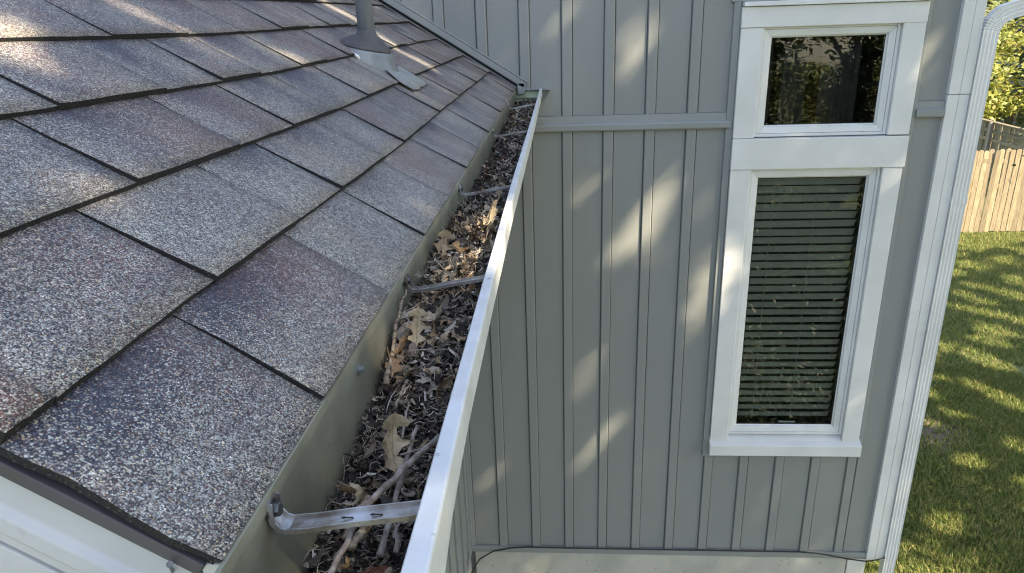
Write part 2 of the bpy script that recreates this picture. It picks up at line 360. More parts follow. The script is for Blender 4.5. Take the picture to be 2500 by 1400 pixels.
# corner boards: the upper length laps over the lower
def corner(z0, z1, p):
    m = MB()
    m.box((1.991, D - .022 - p, z0), (2.040, D + .02, z1)).build('corner_board', MT['white'], house, bevel=.003)
    MB().box((2.0415, D - .022 - p, z0), (2.088, D + .10, z1)).build('corner_board', MT['white'], house, bevel=.003)
    MB().box((2.036, D - .018 - p, z0 + .001), (2.045, D + .02, z1 - .001)).build('corner_groove', MT['white_dirty'], house)
corner(-.075, 1.3, .003); corner(-2.742, -.077, .0)
# skirt beam, post under the corner
piece('skirt_board', (-.33, D - .006, -3.02), (1.888, D + .05, -2.748), MT['skirt'], house, .004)
piece('skirt_board', (-.33, D - .003, -3.9), (1.888, D + .05, -3.026), MT['skirt'], house, .004)
piece('corner_post', (1.892, D - .010, -4.5), (1.998, D + .09, -2.746), MT['white_dirty'], house, .004)
# stub trim where the lower roof dies into the wall
def along_rake(name, s0, s1, h0, h1, y0, y1, mat, parent, bevel=.002):
    n = 8; r = []
    for i in range(n + 1):
        s = s0 + (s1 - s0) * i / n
        r.append([roofp(y0, s, h0), roofp(y0, s, h1), roofp(y1, s, h1), roofp(y1, s, h0)])
    return MB().loft(r).build(name, mat, parent, bevel=bevel)
along_rake('roof_channel', -.030, 2.6, .026, .052, D - .045, D + .004, MT['trim_grey'], house)
along_rake('roof_channel', -.033, 2.6, .0535, .060, D - .024, D + .004, MT['trim_grey'], house)
along_rake('gap_and_flashing', -.004, 2.6, .011, .0245, D - .036, D - .002, MT['asphalt'], house, 0)  # dark strip stands in for the shadowed gap under the channel
along_rake('gap_and_flashing', -.004, .9, .0105, .0135, D - .052, D - .037, MT['galv'], house, 0)
piece('channel_end_cap', (.012, D - .045, -.022), (.046, D + .004, .030), MT['trim_grey'], house, .003)

# ---- windows (parts of the wall; frame, sash, pane are sub-parts)
WY = D - .026
def rects(parent, name, x0, x1, z0, z1, w, y0, y1, mat, bevel=.002, mitre=True):
    """four mitred frame members, each a piece"""
    q = [[(x0, z0), (x1, z0), (x1 - w, z0 + w), (x0 + w, z0 + w)], [(x1, z0), (x1, z1), (x1 - w, z1 - w), (x1 - w, z0 + w)],
         [(x1, z1), (x0, z1), (x0 + w, z1 - w), (x1 - w, z1 - w)], [(x0, z1), (x0, z0), (x0 + w, z0 + w), (x0 + w, z1 - w)]]
    for c in q:
        # outer edge stands proud, inner edge steps back
        f = [(c[0][0], y0, c[0][1]), (c[1][0], y0, c[1][1]), (c[2][0], y0 + .006, c[2][1]), (c[3][0], y0 + .006, c[3][1])]
        b = [(p[0], y1, p[2]) for p in f]
        MB().add(f + b, [(0, 1, 2, 3), (7, 6, 5, 4), (0, 4, 5, 1), (1, 5, 6, 2), (2, 6, 7, 3), (3, 7, 4, 0)]).build(name, mat, parent, bevel=bevel)
def empty_part(name, parent):
    o = bpy.data.objects.new(name, None); o.empty_display_size = .05; C.objects.link(o); o.parent = parent; return o
for upper in (True, False):
    win = MB()
    if upper: X0, X1, Z0, Z1 = 1.131, 1.741, -.252, .246
    else: X0, X1, Z0, Z1 = 1.126, 1.744, -1.893, -.404
    # window = outer frame (part), with its sash, panes and slats below it
    win.box((X0, D - .014, Z0), (X0 + .014, D + .07, Z1)).box((X1 - .014, D - .014, Z0), (X1, D + .07, Z1)).box((X0 + .014, D - .014, Z0), (X1 - .014, D + .07, Z0 + .014)).box((X0 + .014, D - .014, Z1 - .014), (X1 - .014, D + .07, Z1))
    w = win.build('window', MT['white'], house, bevel=.002)
    w['label'] = 'small square upper window with dark curtains' if upper else 'tall narrow lower window with closed blinds'
    rects(w, 'sash', X0 + .015, X1 - .015, Z0 + .015, Z1 - .015, .030, D - .010, D + .03, MT['white'])
    gx0, gx1, gz0, gz1 = X0 + .045, X1 - .045, Z0 + .045, Z1 - .045
    rects(w, 'glazing_bead', gx0, gx1, gz0, gz1, .007, D + .004, D + .02, MT['white'], .001)
    rects(w, 'glass_seal', gx0 + .007, gx1 - .007, gz0 + .007, gz1 - .007, .004, D + .009, D + .02, MT['cable'], 0)
    MB().add([(gx0, D + .012, gz0), (gx1, D + .012, gz0), (gx1, D + .012, gz1), (gx0, D + .012, gz1)], [(0, 1, 2, 3)]).build('pane', MT['glass'], w)
    if upper:
        # folded dark drapes with two open gaps
        for (a, b) in ((gx0 - .02, gx0 + .06), (gx0 + .105, gx0 + .225), (gx0 + .285, gx1 - .05)):
            m = MB(); n = max(6, int((b - a) / .012)); top = []; bot = []
            for i in range(n + 1):
                x = a + (b - a) * i / n; y = D + .14 + .016 * math.sin(i * 1.3)
                top.append((x, y, gz1 + .05)); bot.append((x, y, gz0 - .05))
            m.add(top + bot, [(i, i + 1, n + 2 + i, n + 1 + i) for i in range(n)]).build('drape', MT['curtain'], w, smooth=True)
    else:
        n = 31; tilt = R(57)
        for i in range(n):
            z = gz0 + .035 + (gz1 - gz0 - .03) * i / n; m = MB(); r = []
            for x in (gx0 + .003, (gx0 + gx1) / 2, gx1 - .003):
                dz = .0012 * math.sin(i * 2.1 + x * 3)
                r.append([(x, D + .075 - .0255 * math.cos(tilt) * t, z + dz + .0255 * math.sin(tilt) * t * 1.0 + .004 * (1 - t * t)) for t in (1, .33, -.33, -1)])
            m.loft(r, closed=False, caps=False).build('blind_slat', MT['blind'], w, smooth=True)
        for x in (gx0 + .10, gx1 - .22):
            MB().tube([(x, D + .05, gz0 + .02), (x, D + .05, gz1 + .02)], .0012, 4).build('blind_cord', MT['blind'], w)
        MB().tube([(gx0 + .24, D + .025, gz0 + .012), (gx0 + .33, D + .025, gz0 + .012)], .006, 6).build('sash_lock', MT['white'], w)
    # room behind
# casings: flat white boards, stood proud
CY = D - .034
def casing(name, x0, x1, z0, z1, y=CY, mat='white'):
    return piece(name, (x0, y, z0), (x1, D + .02, z1), MT[mat], house, .003)
casing('window_casing', 1.031, 1.130, -.255, .240); casing('window_casing', 1.742, 1.840, -.252, .244)
casing('window_casing', 1.030, 1.841, .2415, .330, CY - .003); casing('window_drip_cap', 1.034, 1.846, .332, .352, CY - .02, 'white_metal')
casing('window_casing', 1.030, 1.842, -.404, -.257, CY - .006)
casing('window_casing', 1.032, 1.125, -1.932, -.406); casing('window_casing', 1.745, 1.836, -1.932, -.406)
m = MB(); prof = [(D + .02, -1.895), (D - .030, -1.925), (D - .058, -1.938), (D - .060, -1.944), (D - .060, -2.004), (D - .052, -2.010), (D + .02, -2.010)]
m.loft([[(1.028, *p) for p in prof], [(1.846, *p) for p in prof]]).build('window_sill', MT['white'], house, bevel=.002)
MB().box((.9, D + .125, -2.1), (2.0, D + .13, -1.95)).box((.8, D + 1.6, -2.3), (1.98, D + 1.65, .9)).box((.8, D + .12, -2.3), (.85, D + 1.6, .9)).box((1.93, D + .13, -2.3), (1.98, D + 1.6, .9)).box((.85, D + .13, -2.3), (1.93, D + 1.6, -2.25)).box((.85, D + .13, .85), (1.93, D + 1.6, .9)).build('room_lining', MT['dark'], house)

# ---- side wall under the eave, soffit, fascia, gable
sidew = thing('side_wall', 'grey board and batten side wall in the narrow strip under the gutter', 'side wall')
SXW = -.363
piece('wall_core', (SXW - .12, .62, -4.5), (SXW - .004, D + .004, -.10), MT['wall_core'], sidew, 0)
k = 0; y = D - .03
while y > .7:
    yb0, yb1 = y - BW, y; y2 = y - SP
    piece('batten', (SXW - .005, yb0, -2.70), (SXW + .0125, yb1, -.125), MT['siding'], sidew, .003)
    piece('siding_board', (SXW - .004, max(.65, y2 + .0035), -2.70), (SXW, yb0 - .0035, -.125), MT['siding'], sidew, .0015)
    y = y2
piece('corner_channel', (SXW - .004, D - .026, -2.70), (SXW + .022, D + .004, -.2), MT['trim_grey'], sidew, .003)
piece('starter_strip', (SXW - .004, .65, -2.745), (SXW + .014, D, -2.703), MT['trim_grey'], sidew, .002)
piece('skirt_board', (SXW - .004, .65, -4.5), (SXW + .004, D, -2.748), MT['skirt'], sidew, .002)

# ================================================================== ROOF
roof = thing('shingle_roof', 'lower roof of weathered grey and brown architectural shingles', 'roof')
n = 24; r0 = []
m = MB()
ysd = np.linspace(RAKE + .004, D, 30); ssd = [0.014, .05, .1, .5, 1.2, 2.6]
vs = [roofp(y, s, -.0015) for s in ssd for y in ysd]
m.add(vs, [(j * 30 + i, j * 30 + i + 1, (j + 1) * 30 + i + 1, (j + 1) * 30 + i) for j in range(len(ssd) - 1) for i in range(29)])
vs = [roofp(y, s, -.020) for s in ssd for y in ysd]; m.add(vs, [(j * 30 + i, (j + 1) * 30 + i, (j + 1) * 30 + i + 1, j * 30 + i + 1) for j in range(len(ssd) - 1) for i in range(29)])
m.build('roof_felt', MT['asphalt'], roof)
cuts = {0: [.554, .817, 1.067, 1.325, 1.601, 1.86, 2.133, 2.352, 2.60, 2.80, 3.03, 3.313], 1: [.398, .631, .869, 1.053, 1.333, 1.515, 1.753, 1.994, 2.167, 2.405, 2.65, 2.913, 3.11, 3.384],
        2: [.445, .734, .995, 1.213, 1.455, 1.717, 2.001, 2.284, 2.572, 2.80, 3.05, 3.337], 3: [.56, .809, 1.048, 1.234, 1.402, 1.634, 1.82, 2.016, 2.296, 2.584, 2.80, 3.00, 3.20],
        4: [.62, .88, 1.138, 1.383, 1.631, 1.868, 2.072, 2.274, 2.501, 2.75, 2.998, 3.30]}
KEYTONE = {(0, 0): (1.0, .45, .40, 1.0, .55, .02, .04), (0, 1): (1.0, .35, .65, .75, .65, .02, .04), (0, 2): (.1, .5, 0, .5, .5, .0, .0), (0, 3): (.6, .4, 0, .5, .5, 0, 0), (1, 0): (.2, .5, .95, .5, .5, 0, .3), (1, 1): (.9, .25, .45, .8, .5, .02, .05), (1, 2): (0, .5, .05, .5, .5, 0, .02), (1, 3): (1.0, .7, .0, .5, .5, .02, 0), (1, 4): (.9, .45, .1, .5, .5, .10, .0),
           (2, 0): (.2, .5, .2, .3, .4, .05, .05), (2, 1): (.8, .3, .15, .5, .4, .03, .0), (2, 2): (1.0, .55, .75, .85, .4, .02, .05), (2, 3): (.9, .4, .65, .7, .4, .04, .05), (2, 4): (.6, .5, .1, .5, .5, .2, 0), (3, 1): (.9, .4, .15, .5, .4, .05, .0), (3, 2): (.3, .5, .4, .6, .4, 0, .05), (3, 3): (.5, .4, .1, .6, .5, .25, 0)}
def tab(k, y0, y1, style, first, last, idx=0):
    s0, s1 = k * EXP, (k + 1) * EXP + .022
    ny, ns = 9, 5; st_ph = [random.uniform(0, 6.3) for _ in range(3)]; cw = random.choice([.1, .3, .55, .9])
    hi = .0130 if style else .0098; hi += random.uniform(-.0006, .0006); lo = .0022
    ds = random.uniform(-.0012, .0012) if k else 0; sk = random.uniform(-.0012, .0012)
    if k == 0: hi -= .004
    v = []; tone = []
    nc = (random.uniform(.25, .85), random.uniform(.75, 1.0), random.uniform(.18, .34)) ; nw = random.choice([.3, .75, .95, 1.0]) if style else random.choice([0, .2, .5, .8])
    rc = (random.uniform(.1, .9), random.uniform(.15, .8)); rw = random.choice([0, 0, .12, .40, .60]); base_n = random.choice([0, .05, .12, .28 if k > 1 else .1]); base_r = random.choice([0, 0, .03, .15])
    if (k, idx) in KEYTONE: nw, n0, rw, r0_, r1_, base_n, base_r = KEYTONE[(k, idx)]; nc = (n0, 1, .30); rc = (r0_, r1_)
    for j in range(ns + 1):
        u = j / ns
        for i in range(ny + 1):
            t = i / ny; y = y0 + (y1 - y0) * t; s = s0 + (s1 - s0) * u
            if j == 0: s += ds + random.uniform(-.0005, .0005)
            e = (random.uniform(-.0006, .0006) if i in (0, ny) else 0) + (random.uniform(-.0022, .0012) if first and i == 0 else 0) + sk * (1 - u) * .5
            h = lo + (hi - lo) * (1 - u) ** 1.25 + .0004 * math.sin(9 * t + k)
            v.append(roofp(y + e, s, h))
            uu = u / .86; bands = max(0, math.sin(t * 8 + st_ph[0])) * (.34 if k > 1 or y0 > 1.3 else .10)
            a = nw * math.exp(-((t - nc[0]) / .42) ** 2) * (1 / (1 + math.exp(-(uu - (1 - nc[2])) / .06))) + base_n + bands
            b = rw * math.exp(-((t - rc[0]) / .45) ** 2 - ((u - rc[1]) / .5) ** 2) + base_r
            tone.append((min(1, a), min(1, b), cw * max(0, math.sin(t * 6 + st_ph[1])) * (.5 + .5 * math.sin(u * 3 + st_ph[2]))))
    W = ny + 1; f = [(j * W + i, j * W + i + 1, (j + 1) * W + i + 1, (j + 1) * W + i) for j in range(ns) for i in range(ny)]; mi = [0] * len(f)
    # edge skirt
    ring = [i for i in range(W)] + [j * W + ny for j in range(1, ns + 1)] + [ns * W + i for i in range(ny - 1, -1, -1)] + [j * W for j in range(ns - 1, 0, -1)]
    o = len(v)
    for q in ring:
        x, yy, z = v[q]; j, i = divmod(q, W); low = .0090 if j == 0 else .006
        d = .0035 if k == 0 and j == 0 else .0115 if style and j == 0 else low
        v.append((x - sA * d - (0.0012 * cA if j == 0 else 0) * -0, yy, z - cA * d)); tone.append((0, 0, 0))
    n_ = len(ring)
    for a in range(n_):
        b = (a + 1) % n_; f.append((ring[b], ring[a], o + a, o + b)); mi.append(1)
    me = bpy.data.meshes.new('shingle'); me.from_pydata(v, [], f); me.materials.append(MT['granule']); me.materials.append(MT['asphalt'])
    me.polygons.foreach_set('material_index', mi)
    ca = me.color_attributes.new('tone', 'FLOAT_COLOR', 'POINT')
    ca.data.foreach_set('color', [c for t in tone for c in (*t, 1)])
    me.polygons.foreach_set('use_smooth', [i == 0 for i in mi])
    ob = bpy.data.objects.new('shingle', me); C.objects.link(ob); ob.parent = roof
for k in range(18):
    if k in cuts: cs = cuts[k]
    else:
        cs = []; y = RAKE + random.uniform(.08, .28)
        while y < D - .08: cs.append(y); y += random.uniform(.17, .29)
    cs = [RAKE - .004 - .0] + cs + [D - .012]
    st = random.random() < .5
    for i in range(len(cs) - 1):
        st = not st if random.random() < .85 else st
        gp = random.uniform(.0009, .0014)
        tab(k, cs[i] + (gp if i else random.uniform(-.002, .002)), cs[i + 1] - gp, st, i == 0, i == len(cs) - 2, i)
# rake: starter shingle edge, drip edge, fascia boards with a lap groove, gable below
r = []
for i in range(420):
    s_ = .004 + 1.6 * i / 419; j_ = random.uniform(-.0012, .0008); q_ = random.uniform(-.0012, .0008)
    r.append([roofp(RAKE - .0030 + j_, s_, -.0046 + q_), roofp(RAKE - .0032 - j_, s_, -.0005 + q_ * .5), roofp(RAKE + .05, s_, -.0016), roofp(RAKE + .05, s_, -.0046)])
MB().loft(r).build('starter_edge', MT['asphalt'], roof)
along_rake('rake_drip_edge', .008, 2.6, -.0150, -.0050, RAKE - .006, RAKE + .06, MT['black_edge'], roof, .001)
fas = [(.006, -.016), (.006, -.052), (-.003, -.060), (-.003, -.076), (.002, -.084), (.002, -.092), (-.001, -.0935), (-.001, -.19)]
def rake_prof(name, pts, mat, s0=.012, s1=2.6):
    r = []
    for s in (s0, s0 + .3, 1, s1): r.append([roofp(RAKE - .0 + p[0] * .6 + .002, s - p[1] * -.0, p[1]) for p in pts] + [roofp(RAKE + .05, s, pts[-1][1]), roofp(RAKE + .05, s, pts[0][1])])
    MB().loft(r).build(name, mat, roof, bevel=.001)
rake_prof('rake_fascia', [(.006, -.0162), (.006, -.048), (-.002, -.054), (-.002, -.066), (.006, -.072), (.006, -.0795)], MT['fascia'])
rake_prof('rake_fascia', [(.004, -.0815), (.004, -.24)], MT['fascia'])
piece('soffit', (-.36, RAKE + .052, -.128), (-.012, D, -.122), MT['white_dirty'], roof, 0)
piece('eave_fascia', (-.022, RAKE + .01, -.125), (-.006, D, -.012), MT['white_metal'], roof, .001)
piece('gable_panel', (-3, .66, -4.5), (SXW - .13, .70, .1), MT['siding'], sidew, 0)
v = [(-.3, .66, -.1), (-2.4, .66, -.1), (-2.4, .66, 1.35), (-.3, .66, .08)]; MB().add(v + [(a, .70, c) for a, b, c in v], [(0, 1, 2, 3), (4, 7, 6, 5)]).build('gable_panel', MT['siding'], sidew)
# the nail that has backed out of the fascia
MB().tube([(-.0400, RAKE + .006, -.0150), (-.0290, RAKE - .010, .0045), (-.0265, RAKE - .0135, .0085)], [.0011, .0011, .0011], 8).tube([(-.0265, RAKE - .0136, .0086), (-.0260, RAKE - .0145, .0096)], [.0021, .0021], 10).build('nail', MT['steel_dark'], roof)

# ================================================================== GUTTER
gut = thing('gutter', 'white metal rain gutter choked with leaves along the roof edge', 'gutter')
ly = [.1, .41, .65, .88, 1.43, 2.16, 3.0, D]; lxo = [.1165, .1165, .1155, .1145, .1135, .1165, .1168, .116]
def lip(y): return float(np.interp(y, ly, lxo))
def lipw(y): return float(np.interp(y, [.3, .6, 1.1, 2.0, D], [.0185, .0140, .0130, .0120, .0110]))
GY0, GY1 = .30, D - .006
Ys = np.linspace(GY0, GY1, 46)
def sweep(name, prof, mat, mi=None, smooth=False, bevel=0):
    rings = []
    for y in Ys:
        rings.append(prof(float(y)))
    return MB().loft(rings, closed=False, caps=False).build(name, mat, gut, smooth=smooth, bevel=bevel)
T = .0007
def p_back(y): return [(.0015, y, .0035), (.0048, y, .0030), (.0048, y, -.0085), (.0030, y, -.0100), (.0026, y, -.040), (.0030, y, -.118), (.008, y, -.122), (.075, y, -.122), (.088, y, -.112)]
sweep('back_panel', p_back, MT['gutter_in'], smooth=False)
def p_lip(y):
    x = lip(y); w = lipw(y); dn = .0018 * math.sin(y * 5); z = .0006 * math.sin(y * 4.2) + .0003 * math.sin(y * 17)
    hem = .030 + float(np.interp(y, [.30, .425, .455, 4], [.030, .012, 0, 0]))
    return [(x + .0015, y, z - .012), (x, y, z - .0015), (x + .0012, y, z), (x + w - .0025, y, z), (x + w - .0008, y, z - .0008), (x + w, y, z - .0028), (x + w + .0010, y, z - hem)]
sweep('front_lip', p_lip, MT['lip'])
def p_face(y):
    x = lip(y) + lipw(y); hem = .030 + float(np.interp(y, [.30, .425, .455, 4], [.030, .012, 0, 0]))
    return [(x + .0010, y, -hem), (x - .003, y, -hem - .003), (x - .004, y, -hem - .012), (x - .010, y, -.075), (x - .024, y, -.098), (x - .040, y, -.108), (x - .044, y, -.123), (.0, y, -.1235)]
sweep('front_face', p_face, MT['lip'])
MB().tube([(0, 0, 0)], 0) if False else None
# inside of the front, seen in the mouth
sweep('front_inside', lambda y: [(lip(y) + .0015, y, -.012), (lip(y) + .006, y, -.03), (lip(y) - .005, y, -.078), (.089, y, -.112)], MT['gutter_in'])
MB().add([(.003, D - .012, -.008), (.125, D - .012, -.008), (.12, D - .012, -.075), (.09, D - .012, -.12), (.003, D - .012, -.12)], [(0, 1, 2, 3, 4)]).build('end_cap', painted('pale_green_primer', (.56, .63, .42), (.48, .55, .36), .5, 20), gut)
MB().box((.004, D - .022, -.046), (.118, D - .014, -.040)).build('end_cap_bead', MT['gutter_in'], gut, bevel=.002)
# flange of the wall trim above the gutter end
MB().box((.014, D - .035, -.006), (.166, D + .003, -.0015)).build('end_flange', MT['trim_grey'], gut, bevel=.001)
MB().add([(.166, D - .035, -.004), (.166, D + .003, -.004), (.128, D + .003, -.062), (.128, D - .012, -.062)], [(0, 1, 2, 3)]).build('end_flange', MT['trim_grey'], gut)
# a joint lap in the lip
yj = .78
MB().loft([[(lip(yj) - .0008, y, -.004), (lip(yj) + .0008, y, .0011), (lip(yj) + lipw(yj) - .002, y, .0011), (lip(yj) + lipw(yj) + .0011, y, -.003), (lip(yj) + lipw(yj) + .0019, y, -.029)] for y in (yj, yj + .0012)], closed=False, caps=False).build('lap_seam', MT['white_metal'], gut)
# hangers: bent channel strap with upturned flanges, slots and screw
def hanger(y0, skew, big):
    x0 = .0045; x1 = lip(y0) + .004; hw = .0088 if big else .0070; fl = .0036
    hg = MB(); rings = []
    path = [(x0 + .0012, -.0015, .85), (x0 + .0014, -.010, 1), (x0 + .0022, -.0175, 1), (x0 + .0065, -.0235, 1), (x0 + .013, -.0255, 1), (x0 + .030, -.0235, 1), (x0 + .06, -.018, 1), (x1 - .012, -.0115, 1), (x1, -.0085, .9)]
    for i, (x, z, wsc) in enumerate(path):
        a = path[max(0, i - 1)]; b = path[min(len(path) - 1, i + 1)]; t = Vector((b[0] - a[0], 0, b[1] - a[1])).normalized(); nn = Vector((-t.z, 0, t.x))
        if nn.x < 0 and i < 3: nn = -nn
        yy = y0 + skew * (x - x0); w = hw * wsc; c = Vector((x, yy, z)); Yv = Vector((0, 1, 0)); jit = random.uniform(-.0004, .0004)
        nn = Vector((abs(nn.x), 0, abs(nn.z)))
        prof = [(-w, fl + jit), (-w + .0012, fl + jit), (-w + .0014, .0010), (-w * .3, .0004), (w * .3, .0004), (w - .0014, .0010), (w - .0012, fl), (w, fl), (w, -.0008), (-w, -.0008)]
        rings.append([c + Yv * p[0] + nn * p[1] for p in prof])
    hg.loft(rings); h = hg.build('hanger', MT['steel'], gut)
    s = MB().tube([(x0 + .001, y0 - .001, -.010), (x0 + .008, y0 - .001, -.0095)], [.0058, .0052], 6).tube([(x0 + .0005, y0 - .001, -.010), (x0 + .0024, y0 - .001, -.010)], [.0082, .0082], 14)
    s.build('screw', MT['steel_dark'], h, bevel=.0004)
    if big:
        for xx in (.058, .080):
            zz = np.interp(xx, [.03, .06, .12], [-.0235, -.018, -.0095]) + .0013; yy = y0 + skew * (xx - x0)
            m = MB(); m.add([(xx + .0020 * math.cos(a) , yy + .0014 * math.sin(a), zz) for a in np.linspace(0, 2 * math.pi, 12, endpoint=False)], [tuple(range(12))])
            m.box((xx + .0015, yy - .0005 , zz - .0002), (xx + .0072, yy + .0005, zz + .0003)); m.build('slot', MT['asphalt'], h)
hanger(.4215, .0, True); hanger(.906, .03, False); hanger(1.462, .06, False); hanger(2.245, -.10, False); hanger(2.95, .03, False)
# stray screw in the back panel
MB().tube([(.003, .665, -.0215), (.0095, .665, -.021)], [.0040, .0036], 6).tube([(.003, .665, -.0215), (.005, .665, -.0215)], [.0058, .0058], 12).build('screw', MT['galv'], gut)

# ================================================================== DEBRIS
def dz(y): return float(np.interp(y, [.3, .5, .56, .63, .70, .78, .93, 1.07, 1.2, 1.35, 1.62, 1.8, 2.06, 2.4, 3.0, D], [-.098, -.098, -.096, -.086, -.073, -.059, -.055, -.047, -.046, -.052, -.066, -.064, -.068, -.055, -.058, -.062]))
def dtop(x, y):
    return dz(y) + .005 * math.sin(x * 90 + y * 37) * math.sin(y * 61) + .004 * math.sin(y * 23 + x * 40)
m = MB(); nyb = 260; nxb = 14; vs = []
for j in range(nyb):
    y = GY0 + (GY1 - .01 - GY0) * j / (nyb - 1)
    for i in range(nxb):
        x = .003 + (.112 - .003) * i / (nxb - 1); vs.append((x, y, dtop(x, y) - .006 + random.uniform(-.0035, .0025)))
m.add(vs, [(j * nxb + i, j * nxb + i + 1, (j + 1) * nxb + i + 1, (j + 1) * nxb + i) for j in range(nyb - 1) for i in range(nxb - 1)])
tag(m.build('leaf_mould', MT['soil'], smooth=True), 'dark rotted leaf mould filling the gutter bottom', 'leaf mould', kind='stuff')
# fine shreds: curled strips, bits of stem
def shreds(nn, y0, y1, L, Wd, lift):
    V, F = [], []
    for q in range(nn):
        y = y0 + (y1 - y0) * random.random() ** 1.0; x = random.uniform(.005, .112); l = random.uniform(*L); w = random.uniform(*Wd); a = random.uniform(0, math.pi * 2); cu = random.uniform(-3.5, 3.5); tl = random.gauss(0, .35); z = dtop(x, y) - .004 + random.random() ** 2 * lift
        o = len(V); seg = 3; px, py, pz = x, y, z; tw = random.uniform(0, 3)
        for s in range(seg + 1):
            nxv, nyv = -math.sin(a), math.cos(a); ww = w * (1 - .5 * abs(s / seg - .4)); c, sn = math.cos(tw), math.sin(tw)
            V.append((px + nxv * ww * c, py + nyv * ww * c, pz + ww * sn)); V.append((px - nxv * ww * c, py - nyv * ww * c, pz - ww * sn))
            px += math.cos(a) * l / seg; py += math.sin(a) * l / seg; pz += math.sin(tl) * l / seg; a += cu / seg; tl += random.gauss(0, .4); tw += random.gauss(0, .4)
        mx = max(v[0] for v in V[o:]); mn = min(v[0] for v in V[o:]); sh = (.113 - mx if mx > .113 else 0) + (.005 - mn if mn < .005 else 0)
        for t in range(o, len(V)):
            V[t] = (V[t][0] + sh, min(V[t][1], D - .02), max(V[t][2], dz(y) - .02))
        F += [(o + 2 * s, o + 2 * s + 1, o + 2 * s + 3, o + 2 * s + 2) for s in range(seg)]
    return V, F
V, F = [], []
for args in ((650, .31, .75, (.008, .022), (.0022, .0045), .012), (1500, .75, 1.5, (.010, .026), (.0025, .0060), .016), (700, 1.5, D - .03, (.012, .03), (.003, .007), .014), (4600, .31, .75, (.004, .016), (.0004, .0020), .012), (1500, .31, .75, (.012, .034), (.0003, .0008), .018), (5500, .75, 1.5, (.004, .018), (.0006, .0026), .014), (1500, .75, 1.5, (.012, .04), (.0004, .0010), .018), (5500, 1.5, D - .03, (.006, .025), (.0008, .003), .014)):
    a, b = shreds(*args); o = len(V); V += a; F += [tuple(i + o for i in f) for f in b]
tag(np_mesh('leaf_litter', np.array(V), np.array(F), MT['litter']), 'fine brown and grey leaf shreds and stems covering the gutter', 'leaf litter', kind='stuff')

# leaves
def oak_leaf(L, W, lobes, depth, bend, roll, seed, stem=True):
    rs = random.Random(seed); n = lobes * 4 + 4; pts = []
    mid = []
    K = lobes * 6 + 1
    for i in range(K + 1):
        t = i / K; env = math.sin(math.pi * min(1, t * .92 + .06)) ** .7 * (0.75 + .5 * t if t < .75 else 1.12 - (t - .75) * 1.6)
        ph = math.cos(t * lobes * 2 * math.pi + math.pi)
        w = W / 2 * env * ((1 - depth) + depth * (.5 + .5 * ph) ** 2.3) * rs.uniform(.88, 1.12)
        mid.append((t * L, max(w, .0006)))
    m = MB(); rows = []
    for i, (t, w) in enumerate(mid):
        wl = w * rs.uniform(.88, 1.12); sh = (.0035 * math.sin(i * 1.57)) * (L / .06) * .6
        rows.append([(t + sh * .9, -wl), (t + sh * .4, -wl * .5), (t, 0), (t + sh * .4, w * .5), (t + sh * .9, w)])
    vs = []
    for i, r in enumerate(rows):
        for (a, b) in r:
            # roll across (about midrib) then bend along
            zz = 0
            if abs(roll) > .01:
                th = b * roll / (W / 2); rr = (W / 2) / roll; bb = rr * math.sin(th); zz = rr * (1 - math.cos(th))
            else: bb = b
            zz += .0012 * math.sin(i * 2.3 + b * 400) + abs(b) * .12
            if abs(bend) > .01:
                th = a / L * bend; rr = L / bend; x = (rr - zz) * math.sin(th); z = rr - (rr - zz) * math.cos(th)
            else: x, z = a, zz
            vs.append((x - L / 2, bb, z))
    f = [(i * 5 + j, i * 5 + j + 1, (i + 1) * 5 + j + 1, (i + 1) * 5 + j) for i in range(len(rows) - 1) for j in range(4)]
    m.add(vs, f)
    # midrib and stalk: a thin raised strip
    st = [Vector(vs[i * 5 + 2]) + Vector((0, 0, -.0001)) for i in range(0, len(rows), 3)]
    if stem:
        st = [st[0] + Vector((-.014 * L / .06, .002, .003)), st[0] + Vector((-.006 * L / .06, .001, .0005))] + st
    m.tube(st, [.0007] * (len(st) - 2) + [.0004, .0002], 3)
    me = bpy.data.meshes.new('leaf'); me.from_pydata(m.v, [], m.f); me.polygons.foreach_set('use_smooth', [True] * len(me.polygons)); return me
protos = [oak_leaf(.066, .056, 3, .80, 1.5, 1.25, 1), oak_leaf(.057, .046, 3, .76, -1.8, 1.6, 2), oak_leaf(.048, .030, 2, .6, 2.4, 1.7, 3), oak_leaf(.045, .022, 2, .35, 1.6, 2.2, 4), oak_leaf(.052, .048, 3, .80, -1.5, -1.4, 5), oak_leaf(.035, .022, 2, .5, 2.8, 1.5, 6), oak_leaf(.052, .036, 3, .7, 2.0, -1.8, 7), oak_leaf(.040, .030, 2, .6, -2.2, 2.4, 8)]
lmesh = {}
def leaf(x, y, z, yaw, pitch, roll, p, mat, sc_=1.0, name='dry_leaf', label=None, group=None):
    key = (p, mat)
    if key not in lmesh:
        me = protos[p].copy(); me.materials.append(MT[mat]); lmesh[key] = me
    o = bpy.data.objects.new(name, lmesh[key]); C.objects.link(o)
    o.location = (x, y, z); o.rotation_euler = (R(roll), R(pitch), R(yaw)); o.scale = (sc_,) * 3
    tag(o, label, 'leaf', group)
    return o
LG = 'small dead leaves scattered through the gutter'
